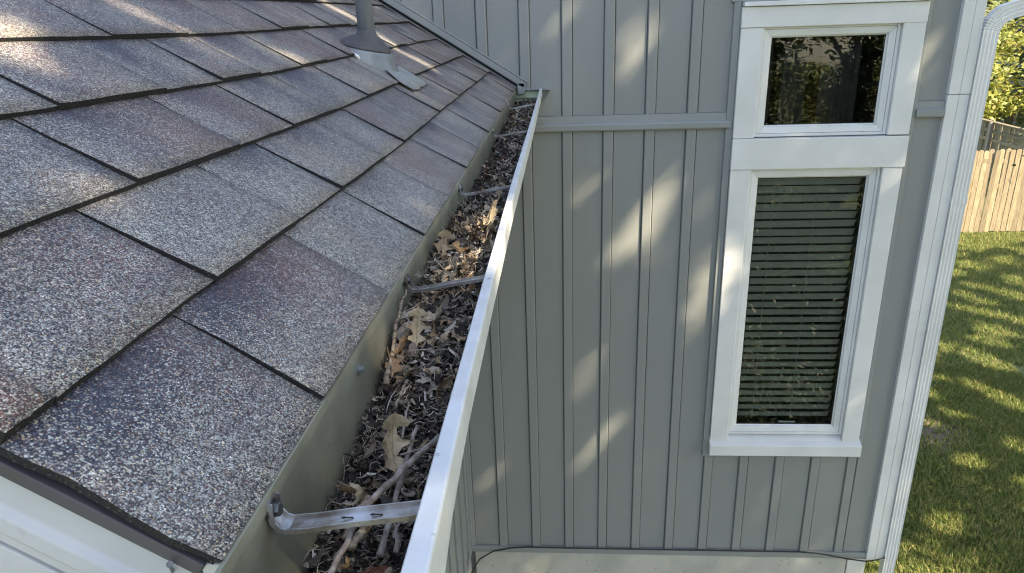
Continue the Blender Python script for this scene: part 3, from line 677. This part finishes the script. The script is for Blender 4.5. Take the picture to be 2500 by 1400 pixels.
named = [
 (.050, .572, -.058, 125, -24, 18, 0, 'leaf_pale', 1.0, 'largest pale tan lobed oak leaf lying on dark debris above the nearest hanger'),
 (.046, .530, -.072, 40, 30, -20, 4, 'leaf_pale', .80, 'torn pale leaf folded under the largest oak leaf'),
 (.036, .512, -.072, 200, 40, 40, 3, 'leaf_tan', .8, 'curled tan leaf edge beside the gutter back just above the nearest hanger'),
 (.056, .497, -.058, 15, -8, 10, 5, 'leaf_pale', .95, 'small pointed cream leaf lying between two thick bark twigs'),
 (.064, .421, -.066, 55, -12, 62, 3, 'leaf_red', 1.25, 'reddish brown folded leaf below the nearest hanger'),
 (.100, .378, -.060, 70, 20, 40, 4, 'leaf_grey', .8, 'grey brown broken leaf against the gutter lip at the picture bottom'),
 (.026, .742, -.042, 80, -42, 20, 1, 'leaf_tan', .95, 'brown leaf standing on edge beside the leaning bark stick'),
 (.040, .790, -.032, 100, -25, 10, 0, 'leaf_pale', .80, 'pale grey oak leaf with curled lobes below the second hanger'),
 (.062, .812, -.034, 20, 25, 30, 2, 'leaf_tan', .95, 'rolled brown leaf right of the pale curled oak leaf'),
 (.078, .708, -.056, -10, 5, -12, 4, 'leaf_grey', .85, 'flat ash grey torn leaf beside the gutter lip'),
 (.040, .855, -.034, 70, 35, 60, 1, 'leaf_tan', .85, 'cupped brown leaf just below the second hanger'),
 (.068, .845, -.036, 150, -30, 20, 4, 'leaf_tan', .70, 'light orange brown leaf tucked beneath the second hanger'),
 (.022, .968, -.026, 20, 12, 50, 2, 'leaf_grey', .75, 'cupped grey leaf touching the gutter back just above the second hanger'),
 (.070, .965, -.034, 30, -18, -10, 0, 'leaf_tan', .9, 'broad tan leaf against the lip above the second hanger'),
 (.040, 1.035, -.034, 70, -12, 12, 4, 'leaf_pale', 1.0, 'cream lobed leaf halfway between the second and third hangers'),
 (.020, 1.105, -.030, 95, -28, 22, 0, 'leaf_tan', .95, 'tan leaf leaning on the gutter back between the second and third hangers'),
 (.060, 1.115, -.034, 10, 20, 28, 1, 'leaf_tan', .95, 'twisted golden brown leaf in the gutter middle between the second and third hangers'),
 (.022, 1.190, -.028, 60, -30, 40, 2, 'leaf_tan', 1.1, 'orange tan rolled leaf beside the gutter back'),
 (.055, 1.235, -.030, 140, 22, -20, 4, 'leaf_tan', 1.05, 'dark brown leaf arching over paler leaves'),
 (.074, 1.285, -.030, 110, -30, 30, 3, 'leaf_pale', 1.5, 'long narrow pale leaf pointing at the lip'),
 (.092, 1.385, -.036, 10, -8, 10, 0, 'leaf_tan', 1.0, 'bright tan leaf lying flat against the lip below the third hanger'),
 (.035, 1.330, -.036, 40, 20, 30, 1, 'leaf_tan', .8, 'small russet leaf at the gutter back below the third hanger'),
 (.070, 1.760, -.048, 20, 10, 10, 4, 'leaf_pale', 1.25, 'pale tan leaf behind the third hanger'),
 (.040, 1.800, -.046, 60, 20, 50, 1, 'leaf_red', 1.2, 'dark red brown leaf behind the third hanger'),
 (.060, 2.020, -.054, 30, 20, 50, 5, 'leaf_red', 1.0, 'tiny orange red leaf scrap between the third and fourth hangers'),
 (.045, 2.350, -.046, 30, 10, 20, 4, 'leaf_tan', 1.0, 'light brown leaf at the fourth hanger')]
for x, y, z, yw, pt, rl, p, mt, s, lab in named: leaf(x, y, z, yw, pt, rl, p, mt, s, label=lab)
for i in range(262):
    q = random.random()
    y = random.uniform(.98, 1.42) if q < .34 else random.uniform(.70, .98) if q < .60 else random.uniform(.33, .70) if q < .70 else random.uniform(1.42, 3.4)
    x = random.uniform(.018, .100); mt = random.choice(['leaf_tan', 'leaf_tan', 'leaf_tan', 'leaf_pale', 'leaf_grey', 'leaf_tan'])
    s = random.uniform(.22, .55) if y < .70 else random.uniform(.45, .95) if y < .98 else random.uniform(.55, 1.05) if y < 1.42 else random.uniform(.4, .8)
    leaf(x, y, dtop(x, y) + random.uniform(-.002, .010), random.uniform(0, 360), random.gauss(0, 40), random.gauss(0, 60), random.choice([1, 2, 3, 5, 6, 7, 7, 6, 4]), mt, s, label='small curled dead leaf among the litter in the gutter', group=LG)
# twigs
def bent(a, b, k=6, amp=.003):
    a, b = Vector(a), Vector(b); return [a.lerp(b, i / k) + Vector((random.uniform(-amp, amp), random.uniform(-amp, amp), random.uniform(-amp, amp) * .6 + .002 * math.sin(math.pi * i / k))) * (1 if 0 < i < k else 0) for i in range(k + 1)]
def twig(pts, r0, r1, mat, label, wob=.08, knots=True, group=None, n=7):
    k = len(pts); rad = [.85 * (r0 + (r1 - r0) * i / (k - 1)) for i in range(k)]
    if knots: rad = [r * (1.25 if random.random() < .22 else 1) for r in rad]
    return tag(MB().tube(pts, rad, n, wob=wob).build('twig', MT[mat], smooth=True), label, 'twig', group)
twig(bent((.1035, .566, -.040), (.064, .462, -.036), 9, .0012) + bent((.0625, .458, -.037), (.050, .372, -.048), 7, .001)[1:], .0034, .0026, 'twig', 'long smooth grey twig running under the nearest hanger from the lip')
twig(bent((.076, .600, -.050), (.079, .430, -.058), 10, .001), .0022, .0030, 'twig', 'straight dark grey twig beside the long smooth twig')
twig(bent((.052, .500, -.060), (.046, .452, -.062), 6, .0012), .0038, .0043, 'twig_bark', 'stubby rough barked twig, left one of the pair above the nearest hanger', .16)
twig(bent((.064, .487, -.062), (.052, .445, -.066), 6, .0012), .0036, .0040, 'twig_bark', 'stubby rough barked twig, right one of the pair above the nearest hanger', .16)
twig(bent((.094, .404, -.048), (.074, .350, -.052), 7, .0012), .0028, .0034, 'twig_bark', 'mottled bark twig below the nearest hanger near the lip', .14)
twig(bent((.090, .452, -.046), (.093, .424, -.050), 5, .0016), .0014, .0026, 'twig', 'short forked grey twig by the lip above the nearest hanger', .15)
twig(bent((.004 + .006, .884, -.016), (.012, .800, -.036), 7, .0016) + bent((.014, .79, -.040), (.020, .705, -.060), 8, .001)[1:], .0018, .0034, 'twig_bark', 'rough bark covered stick leaning against the gutter back', .22)
twig(bent((.038, .745, -.040), (.086, .750, -.040), 8, .0012), .0010, .0008, 'twig', 'thin reddish stem lying across the gutter below the leaf pile')
twig(bent((.030, 1.02, -.026), (.082, 1.08, -.028), 8, .002), .0010, .0008, 'twig', 'thin brown stem crossing the tan leaf pile')
twig(bent((.060, .640, -.046), (.064, .585, -.054), 6, .001), .0012, .0016, 'twig', 'short pale broken stem on dark mould')
twig(bent((.070, .548, -.048), (.101, .560, -.046), 6, .0012), .0011, .0009, 'twig', 'slim grey stem reaching toward the lip above the largest leaf')
twig(bent((.086, 2.08, -.050), (.078, 1.90, -.046), 6, .002), .0022, .0016, 'twig', 'pale twig standing up behind the third hanger')
twig(bent((.045, .640, -.055), (.048, .69, -.048), 6, .001), .0022, .0020, 'twig_bark', 'narrow bark twig at the gutter back above the largest leaf', .15)
for i in range(70):
    y = random.uniform(.33, 3.3) if i > 40 else random.uniform(.33, .75); x = random.uniform(.02, .10); a = random.uniform(0, 6.3); l = random.uniform(.010, .03)
    x2 = min(.11, max(.01, x + math.cos(a) * l)); z = dtop(x, y)
    twig(bent((x, y, z + .001), (x2, y + math.sin(a) * l, z + random.uniform(0, .010)), 5, .0015), random.uniform(.0004, .0009), random.uniform(.0003, .0007), random.choice(['twig', 'twig_bark']), 'thin broken stem lying loose in the gutter litter', .1, False, 'loose stems in the gutter', 4)

# ================================================================== VENT PIPE
vent = thing('vent_pipe', 'grey plumbing vent pipe with dark rubber collar and metal boot', 'vent pipe')
VY, VX = 2.165, -.342
vz = .2226
MB().tube([(VX + .002, VY, vz - .02), (VX, VY, vz + .3), (VX - .003, VY, vz + .62)], .0240, 28).build('pipe', MT['pipe'], vent, smooth=True)
def ringpts(cx, cy, cz, rx, ry, tilt, n=40):
    return [(cx + rx * math.cos(a) * math.cos(tilt), cy + ry * math.sin(a), cz - rx * math.cos(a) * math.sin(tilt)) for a in np.linspace(0, 2 * math.pi, n, endpoint=False)]
tl = R(12.5); cx = -.351; cz = .2525
rings = [ringpts(cx, VY, cz - .003, .077, .068, tl), ringpts(cx, VY, cz + .002, .0775, .0685, tl), ringpts(cx + .001, VY, cz + .010, .070, .061, tl), ringpts(cx + .004, VY, cz + .023, .052, .047, tl * .8), ringpts(cx + .006, VY, cz + .033, .036, .034, tl * .4), ringpts(VX, VY, cz + .038, .0285, .0285, 0), ringpts(VX, VY, cz + .046, .0262, .0262, 0), ringpts(VX, VY, cz + .047, .0246, .0246, 0)]
MB().loft(rings).build('rubber_collar', MT['rubber'], vent, smooth=True)
rings = [ringpts(-.338, VY, .2130, .101, .088, A), ringpts(-.3375, VY, .2190, .099, .086, A * .97), ringpts(-.343, VY, .232, .088, .079, A * .75), ringpts(-.348, VY, .243, .080, .072, tl * 1.3), ringpts(cx, VY, cz - .0035, .079, .070, tl)]
MB().loft(rings).build('metal_boot', MT['galv'], vent, smooth=True)
n = 10; m = MB(); top = [roofp(2.055 + .225 * i / n, .236 + .003 * math.sin(i * 1.7), .0135 + .0014 * math.sin(i * 2.4)) for i in range(n + 1)]; mid = [roofp(2.055 + .225 * i / n, .282, .0125 + .0006 * math.sin(i * 2)) for i in range(n + 1)]; up = [roofp(2.085 + .165 * i / n, .335, .0165) for i in range(n + 1)]
lo_ = [(a[0] - .0006, a[1], a[2] - .0016) for a in top]
m.add(lo_ + top + mid + up, [(r_ * (n + 1) + i, r_ * (n + 1) + i + 1, (r_ + 1) * (n + 1) + i + 1, (r_ + 1) * (n + 1) + i) for r_ in range(3) for i in range(n)]).build('flange', MT['boot_flange'], vent, smooth=True)
MB().tube([(-.372, 2.080, .247), (-.360, 2.075, .240), (-.349, 2.071, .231), (-.342, 2.070, .223)], [.0022, .0045, .0055, .0030], 7, wob=.25).build('caulk_smear', MT['caulk'], vent, smooth=True)

# ================================================================== DOWNSPOUT
ds = thing('downspout', 'white corrugated downspout beside the house corner with curved top elbow', 'downspout')
def flute(w, d, n=4, dep=.0035):
    """rectangular section with fluted front"""
    p = []
    for i in range(n * 4 + 1):
        t = i / (n * 4); p.append((-w / 2 + w * t, -d / 2 + dep * (.5 - .5 * math.cos(t * n * 2 * math.pi)) * (1 if 0 < t < 1 else 0)))
    for i in range(n * 3 + 1):
        t = i / (n * 3); p.append((w / 2 - (dep * .7) * (.5 - .5 * math.cos(t * 3 * 2 * math.pi)), -d / 2 + .002 + (d - .004) * t))
    p += [(w / 2 - .003, d / 2), (-w / 2 + .003, d / 2), (-w / 2, d / 2 - .003)]
    return p
PW, PD, PX, PY = .068, .052, 2.124, D - .008
def spout(name, z0, z1, grow=1.0, dx0=0, dx1=0):
    pr_ = flute(PW * grow, PD * grow)
    MB().loft([[(PX + dx0 + a, PY + b, z0) for a, b in pr_], [(PX + dx1 + a, PY + b, z1) for a, b in pr_]]).build(name, MT['white'], ds, smooth=False)
spout('upper_pipe', -.565, .185, 1.0); spout('pipe_sleeve', -.595, -.560, 1.07); spout('lower_pipe', -2.66, -.590, 1.0); spout('pipe_sleeve', -2.72, -2.655, 1.05); spout('bottom_pipe', -4.5, -2.715, .96)
pr_ = flute(PW * 1.03, PD * 1.03); rings = []
cx_, cz_, rad = PX + .095, .185, .095
for i in range(27):
    t = i / 26; th = t * R(72); crimp = 1 + .035 * math.cos(i * math.pi)  if 2 < i < 22 else 1.0
    c = Vector((cx_ - rad * math.cos(th), PY, cz_ + rad * math.sin(th))); ax = Vector((math.cos(th), 0, -math.sin(th)))
    rings.append([c + ax * a * crimp + Vector((0, b * crimp, 0)) for a, b in pr_])
MB().loft(rings).build('elbow', MT['white'], ds, smooth=False)
th = R(72); c0 = Vector((cx_ - rad * math.cos(th), PY, cz_ + rad * math.sin(th))); dr = Vector((math.sin(th), 0, math.cos(th))); ax = Vector((math.cos(th), 0, -math.sin(th)))
MB().loft([[c0 + ax * a * .97 + Vector((0, b * .97, 0)) + dr * q for a, b in pr_] for q in (-.01, .45)]).build('offset_pipe', MT['white'], ds)
for z in (-.30, -2.35): piece('strap', (PX - .036, PY - .0275, z), (PX + .036, PY - .025, z + .022), MT['white'], ds, .0005) if False else None

# ================================================================== CABLE
cp = [(-.36, 3.50, -2.895), (-.330, 3.505, -2.83), (-.299, 3.51, -2.783), (-.214, 3.51, -2.722), (-.1, 3.513, -2.697), (.0, 3.516, -2.692), (.272, 3.516, -2.694), (1.0, 3.516, -2.692), (1.60, 3.515, -2.690), (1.70, 3.51, -2.693), (1.759, 3.505, -2.700), (1.88, 3.50, -2.722), (1.986, 3.497, -2.735), (2.041, 3.497, -2.722), (2.085, 3.497, -2.706)]
tag(MB().tube(cp, .0042, 8).build('cable', MT['cable'], smooth=True), 'thin black cable looping along the bottom trim of the grey wall', 'cable')

# ================================================================== FENCES
def picket_mesh(w, h, t=.018, ear=.024):
    p = [(-w / 2, 0), (w / 2, 0), (w / 2, h - ear), (w / 2 - ear, h), (-w / 2 + ear, h), (-w / 2, h - ear)]
    m = MB(); m.add([(a, 0, b) for a, b in p] + [(a, t, b) for a, b in p], [(0, 1, 2, 3, 4, 5), (11, 10, 9, 8, 7, 6)] + [(i, 6 + i, 6 + (i + 1) % 6, (i + 1) % 6) for i in range(6)])
    me = bpy.data.meshes.new('picket'); me.from_pydata(m.v, [], m.f); return me
def fence(name, label, x0, x1, y, skew, h, w, gap, mat, rails_front, postx):
    fr = thing(name, label, 'fence', loc=(0, 0, 0)); me = picket_mesh(w, h); me.materials.append(mat)
    k = 0; x = x0
    while x < x1:
        o = bpy.data.objects.new('picket', me); C.objects.link(o); o.parent = fr
        o.location = (x, y + skew * (x - x0) + random.uniform(-.006, .006), GROUND + random.uniform(.0, .035)); o.rotation_euler = (random.gauss(0, .008), random.gauss(0, .010), random.gauss(0, .03)); o.scale = (random.uniform(.95, 1.02), 1, random.uniform(.985, 1.01))
        x += w + gap; k += 1
    for z in (.35, 1.0, h - .28):
        s = -1 if rails_front else 1; yy = y + (-.045 if rails_front else .02); yy1 = yy + skew * (x1 - x0)
        MB().loft([[(x0, yy + a, GROUND + z + b) for a, b in ((0, 0), (.04, 0), (.04, .09), (0, .09))], [(x1, yy1 + a, GROUND + z + b) for a, b in ((0, 0), (.04, 0), (.04, .09), (0, .09))]]).build('rail', mat, fr)
    for px in postx:
        py = y + skew * (px - x0) + (-.13 if rails_front else .06)
        MB().box((px, py, GROUND), (px + .1, py + .1, GROUND + h + .02)).build('post', MT['screen_post'], fr, bevel=.008)
    if rails_front:
        yy1 = y + skew * (x1 - x0); MB().loft([[(x0, y - .07 + a, GROUND + h + b) for a, b in ((0, 0), (.13, 0), (.13, .035), (0, .035))], [(x1, yy1 - .07 + a, GROUND + h + b) for a, b in ((0, 0), (.13, 0), (.13, .035), (0, .035))]]).build('fence_cap', mat, fr)
    return fr
fence('picket_fence', 'sunlit tan dog eared wooden fence at the far edge of the lawn', 7.6, 12.6, 16.02, 0, 1.83, .103, .010, MT['picket'], False, [])
random.seed(21)
bf = fence('board_fence', 'older olive brown side fence with a post running back behind the tan fence', -31, -16.3, 12.70, 0, 1.52, .135, .006, MT['picket_old'], True, [-21.95, -24.4, -26.9, -29.4, -19.5, -17.1])
bf.rotation_euler = (0, 0, -math.pi / 2)

# ================================================================== TREES AND SHRUBS
def leaf_cloud(cent, spread, size, per, yscale=1.0):
    """cent: cluster centres (n,3); returns rhombic leaves round each"""
    n = len(cent) * per; c = np.repeat(cent, per, 0) + rng.normal(0, 1, (n, 3)) * np.repeat(spread, per)[:, None] * np.array([1, 1, .7])
    return c
def leaves_mesh(c, size, flat=.5):
    n = len(c); a = rng.normal(0, 1, (n, 3)); a[:, 2] *= flat; a /= np.linalg.norm(a, axis=1)[:, None]
    up = rng.normal(0, .55, (n, 3)); up[:, 2] += 1.0; b = np.cross(up, a); b /= np.linalg.norm(b, axis=1)[:, None]
    s = rng.uniform(.65, 1.3, n)[:, None] * size; nn = np.cross(a, b)
    v = np.stack([c - a * s, c + b * s * .42 + nn * s * .12, c + a * s, c - b * s * .42 + nn * s * .12], 1).reshape(-1, 3)
    return v, np.arange(n * 4).reshape(n, 4)
# openings in the near tree's crown through which the sun reaches the house
WS = [((.790, -.403), (.486, -.901), .060), ((.540, -.704), (.465, -.923), .055), ((.711, -.663), (.644, -.912), .045), ((.900, -.489), (.901, -.687), .040), ((1.00, -.797), (.905, -1.297), .080), ((.407, -1.394), (.262, -1.723), .052), ((.540, -1.748), (.320, -2.185), .055), ((.367, -2.045), (.099, -2.659), .052),
      ((-.119, -2.106), (-.297, -2.308), .045), ((-.289, -2.500), (-.304, -2.607), .040), ((-.164, -2.681), (-.204, -2.743), .040), ((.575, .306), (.508, .019), .058), ((.267, .386), (.220, .282), .040), ((1.82, .039), (1.794, -.089), .045), ((1.911, .195), (1.832, .02), .036), ((1.781, -.375), (1.727, -.533), .050),
      ((1.102, -.798), (1.105, -1.394), .036), ((1.291, -.267), (1.264, -.384), .026), ((-.107, -2.851), (.095, -2.894), .05), ((.367, -.449), (.275, -.572), .036), ((.434, -.228), (.356, -.367), .030)]
RS = [((1.345, .69), (1.378, .575), .036), ((.971, .622), (.923, .575), .036), ((.910, .576), (.891, .539), .028), ((1.659, .471), (1.698, .423), .026), ((2.653, .705), (2.677, .599), .045), ((2.646, .533), (2.635, .440), .042), ((2.594, .430), (2.651, .303), .040), ((1.611, .551), (1.626, .508), .020), ((1.374, .528), (1.387, .484), .024)]
GS = [((.126, 1.30), (.126, .93), .040)]
def seg_d(p, a, b):
    a = np.array(a); b = np.array(b); t = np.clip(((p - a) @ (b - a)) / ((b - a) @ (b - a)), 0, 1); return np.linalg.norm(p - (a + t[:, None] * (b - a)), axis=1)
def prune(c, grow=.006):
    s = np.array(SUN); keep = np.ones(len(c), bool)
    t = (D - c[:, 1]) / -s[1]; p = c - s * t[:, None]; p = p[:, [0, 2]]
    for a, b, r in WS:
        a_, b_ = np.array(a), np.array(b); keep &= seg_d(p, a_ + (b_ - a_) * .18, b_ - (b_ - a_) * .18) > r + grow
    nrm = np.array([sA, 0, cA]); t = (c @ nrm) / (s @ nrm); p = c - s * t[:, None]; q = np.stack([p[:, 1], -p[:, 0] * cA + p[:, 2] * sA], 1)
    for a, b, r in RS: keep &= seg_d(q, a, b) > r + grow
    keep &= ~((q[:, 1] > 1.0 + .12 * np.sin(q[:, 0] * 5)) & (q[:, 1] < 3.0) & (q[:, 0] < 3.6) & (q[:, 0] > -1))
    t = c[:, 2] / s[2]; p = c - s * t[:, None]; p = p[:, :2]
    for a, b, r in GS: keep &= seg_d(p, a, b) > r + grow
    return keep
rw_ = np.random.default_rng(5); _w = [(rw_.uniform(2.6, 11), rw_.uniform(4.5, 17), rw_.uniform(0, 6.3), rw_.choice([-1, 1])) for _ in range(9)]
def lawn_gap(x, y):
    return sum(np.sin(x * a * .8 + sg * y * b * .5 + ph + .8 * np.sin(y * b * .35 + ph)) for a, b, ph, sg in _w) / 3.0
def tree(name, label, base, crown_c, crown_r, ncl, per, size, mat='crown', prunes=False, spread=(.25, .5), limbs=9, trunk_r=.22, shell=.35, sunny=False):
    t = thing(name, label, 'tree', loc=(0, 0, 0)); cc = np.array(crown_c); rr = np.array(crown_r)
    bx, by = base; top = Vector(crown_c); m = MB()
    m.tube([(bx, by, GROUND - .1), (bx + .05, by, GROUND + 1.2), Vector((bx, by, GROUND)).lerp(top, .6), top], [trunk_r * 1.35, trunk_r, trunk_r * .75, trunk_r * .3], 10, wob=.06)
    m.build('trunk', MT['bark'], t, smooth=True)
    d = rng.normal(0, 1, (ncl, 3)); d /= np.linalg.norm(d, axis=1)[:, None]; r_ = rng.uniform(shell, 1, ncl) ** .6
    cen = cc + d * rr * r_[:, None]
    c = leaf_cloud(cen, rng.uniform(*spread, ncl), size, per)
    if prunes: c = c[prune(c)]
    if sunny:
        t_ = (c[:, 2] - GROUND) / SUN.z; gx = c[:, 0] - SUN.x * t_; gy = c[:, 1] - SUN.y * t_
        c = c[(lawn_gap(gx, gy) < np.where(gy < 8.5, .52, .32)) & (gy < 15.0 + .3 * np.sin(gx * 2))]
    v, f = leaves_mesh(c, size)
    o = np_mesh('crown', v, f, MT[mat]); o.parent = t
    for i in range(limbs):
        e = cen[i * (len(cen) // limbs)]
        if prunes and not prune(np.array([e, (e + cc) / 2]), .12).all(): continue
        s0 = Vector((bx, by, GROUND)).lerp(top, random.uniform(.45, .95)); e = Vector(e); mid = s0.lerp(e, .5) + Vector((0, 0, .25))
        MB().tube([s0, mid, e], [trunk_r * .35, trunk_r * .2, trunk_r * .07], 6).build('limb', MT['bark'], t, smooth=True)
    return t
s = np.array(SUN)
tree('oak_tree', 'broad dense tree added behind the viewer to darken the ground mirrored in the window', (12.5, -9.5), (10.8, -8.4, 3.6), (5.2, 4.4, 1.9), 105, 330, .07, shell=.0, spread=(.35, .6))  # extra crown added off camera to shade the ground the lower pane mirrors
tree('oak_tree', 'large leafy oak tree shading the house from behind the viewer', (8.3, -3.5), tuple(np.array([.7, 2.4, -.6]) + s * 8.6), (4.4, 4.2, 3.0), 1700, 62, .060, prunes=True, shell=.0, spread=(.28, .5), trunk_r=.30)
tree('oak_tree', 'leafy tree right of the lawn whose twigs hang into the upper right corner', (8.9, 5.2), (11.6, 4.2, 3.3), (4.8, 4.2, 1.6), 120, 420, .07, shell=.0, spread=(.35, .6), sunny=True)
tree('oak_tree', 'leafy tree beyond the right edge of the lawn', (16.5, 7.0), (15.6, 7.6, 3.4), (3.6, 4.4, 1.6), 100, 420, .07, shell=.0, spread=(.35, .6), sunny=True)
# twigs hanging into the picture
hang = bpy.data.objects['oak_tree.002']
def spray(pts, nl, size):
    m = MB(); m.tube(pts, [.012, .008, .004, .002][:len(pts)], 5).build('branch', MT['bark'], hang)
    L = []
    for q in range(nl):
        t = random.random() ** .45 * (len(pts) - 1.01); i = int(t); p = Vector(pts[i]).lerp(Vector(pts[i + 1]), t - i); L.append(p + Vector((random.gauss(0, .09), random.gauss(0, .09), random.gauss(-.04, .08))))
    v, f = leaves_mesh(np.array([tuple(p) for p in L]), size); o = np_mesh('leafy_spray', v, f, MT['crown_dark']); o.parent = hang; o['kind'] = 'stuff'
spray([(5.6, 5.6, 1.5), (4.5, 5.55, .75), (3.8, 5.5, .35), (3.35, 5.5, .22)], 260, .036)
spray([(5.6, 5.6, 1.3), (4.4, 5.5, .35), (3.75, 5.45, .05), (3.32, 5.45, -.12)], 230, .035)
spray([(4.9, 5.6, .8), (4.2, 5.5, .0), (3.8, 5.45, -.38), (3.50, 5.45, -.52)], 110, .033)
spray([(4.9, 5.6, .4), (4.2, 5.5, -.4), (3.85, 5.4, -.68), (3.60, 5.4, -.80)], 40, .032)
# sunlit slope of shrubs behind the fences
def shrub(label, c, r, n, size=.11, mat='shrub', group='sunlit shrubs on the slope behind the fences'):
    d = rng.normal(0, 1, (n // 18, 3)); d /= np.linalg.norm(d, axis=1)[:, None]; d[:, 2] = np.abs(d[:, 2]) * 1.0 - .15
    cen = np.array(c) + d * np.array(r) * rng.uniform(.75, 1.02, len(d))[:, None]
    cl = leaf_cloud(cen, rng.uniform(.12, .3, len(d)), size, 18); v, f = leaves_mesh(cl, size)
    t = thing('shrub', label, 'shrub', group); o = np_mesh('foliage', v, f, MT[mat]); o.parent = t
    x, y, z = c; MB().tube([(x, y, z - r[2] * .9 - .6), (x, y, z), (x + .1, y, z + r[2] * .5)], [.09, .06, .03], 6).build('stem', MT['bark'], t)
spots = [(15.2, 29.0, 1.8, 1.5), (17.6, 29.3, 2.0, 1.7), (20.2, 29.5, 2.0, 1.6), (16.4, 32.3, 2.3, 2.0), (19.2, 32.6, 2.4, 2.1), (22.4, 32, 2.4, 2.0), (17.8, 36.3, 2.8, 2.5), (21.5, 36.8, 2.9, 2.6), (13.3, 30.5, 1.9, 1.6), (25, 36, 3.0, 2.6)]
WH = ['front row behind the old fence, leftmost', 'front row behind the old fence, second from left', 'front row behind the old fence, third from left', 'second row up the slope, leftmost', 'second row up the slope, middle', 'second row up the slope, rightmost', 'third row up the slope, left', 'third row up the slope, middle', 'small one at the left end beside the house', 'third row up the slope, far right']
for i, (x, y, r, h) in enumerate(spots):
    shrub('yellow green shrub in the ' + WH[i], (x, y, GROUND + (y - 27) * .14 + h * .5), (r, r * .8, h), 5200)
for x, y, r in ((1.9, -1.3, .9), (3.0, -2.6, 1.0), (1.6, -3.4, 1.0), (4.6, -2.4, 1.0), (2.6, .3, .7), (3.4, -4.2, 1.1), (6.2, -5.4, 1.4), (4.4, -8.0, 1.5), (8.4, -8.6, 1.6), (1.2, -6.6, 1.3)):
    shrub('dark rounded bush added behind the viewer to darken the window reflection', (x, y, GROUND + r * .6), (r, r * .8, r * .9), 3600, .045, 'crown_dark', 'bushes added behind the viewer for the window reflection')  # unseen bushes added so the lower pane mirrors dark green
for x, y in ((5.1, -11.4), (7.35, -11.5), (8.9, -11.3), (3.6, -11.6)):
    tree('added_cypress', 'tall narrow dark evergreen added behind the viewer for the pane reflection, ' + {5.1: 'second', 7.35: 'third', 8.9: 'fourth', 3.6: 'first'}[x] + ' from the left', (x, y), (x, y, -2.0), (.42, .4, 2.6), 90, 60, .07, mat='crown_dark', shell=.2, spread=(.10, .2), limbs=2, trunk_r=.10)  # unseen columns added to give the upper pane dark upright bands
for i, (x, y) in enumerate(((5, -16), (7.6, -16.5), (10, -16), (2.6, -16.3))):
    shrub('sunlit garden shrub behind the narrow evergreens behind the viewer', (x, y, GROUND + 1.6), (1.6, 1.2, 1.9), 4200, .09, 'shrub', 'garden shrubs behind the evergreens')
# trees far beyond and behind the viewer (seen in the panes)
for i, (x, y, zc, r) in enumerate([(20, 45, 1.8, 4.2), (27, 44, 2.2, 4.4), (34, 46, 2.0, 4.6), (14, 47, 2.0, 4.2)]):
    tree('woodland_tree', 'dark woodland tree above the sunlit slope, ' + ('left of the middle', 'right of the middle', 'rightmost', 'leftmost')[i], (x, y), (x, y, zc), (r, r * .8, r * 1.0), 110, 60, .16, mat='crown', limbs=3)
for i, (x, y, zc, r) in enumerate([(8.2, -13.0, 1.0, 3.8), (15, -11.5, .8, 3.6), (5.0, -19, 1.6, 4.6), (13, -20, 1.6, 4.8)]):
    tree('yard_tree', 'leafy yard tree behind the viewer, ' + ('nearest one', 'nearer one furthest right', 'far one on the left', 'far one on the right')[i % 4], (x, y), (x, y, zc), (r, r * .8, r * .85), 120, 60, .12, mat='crown', limbs=4)
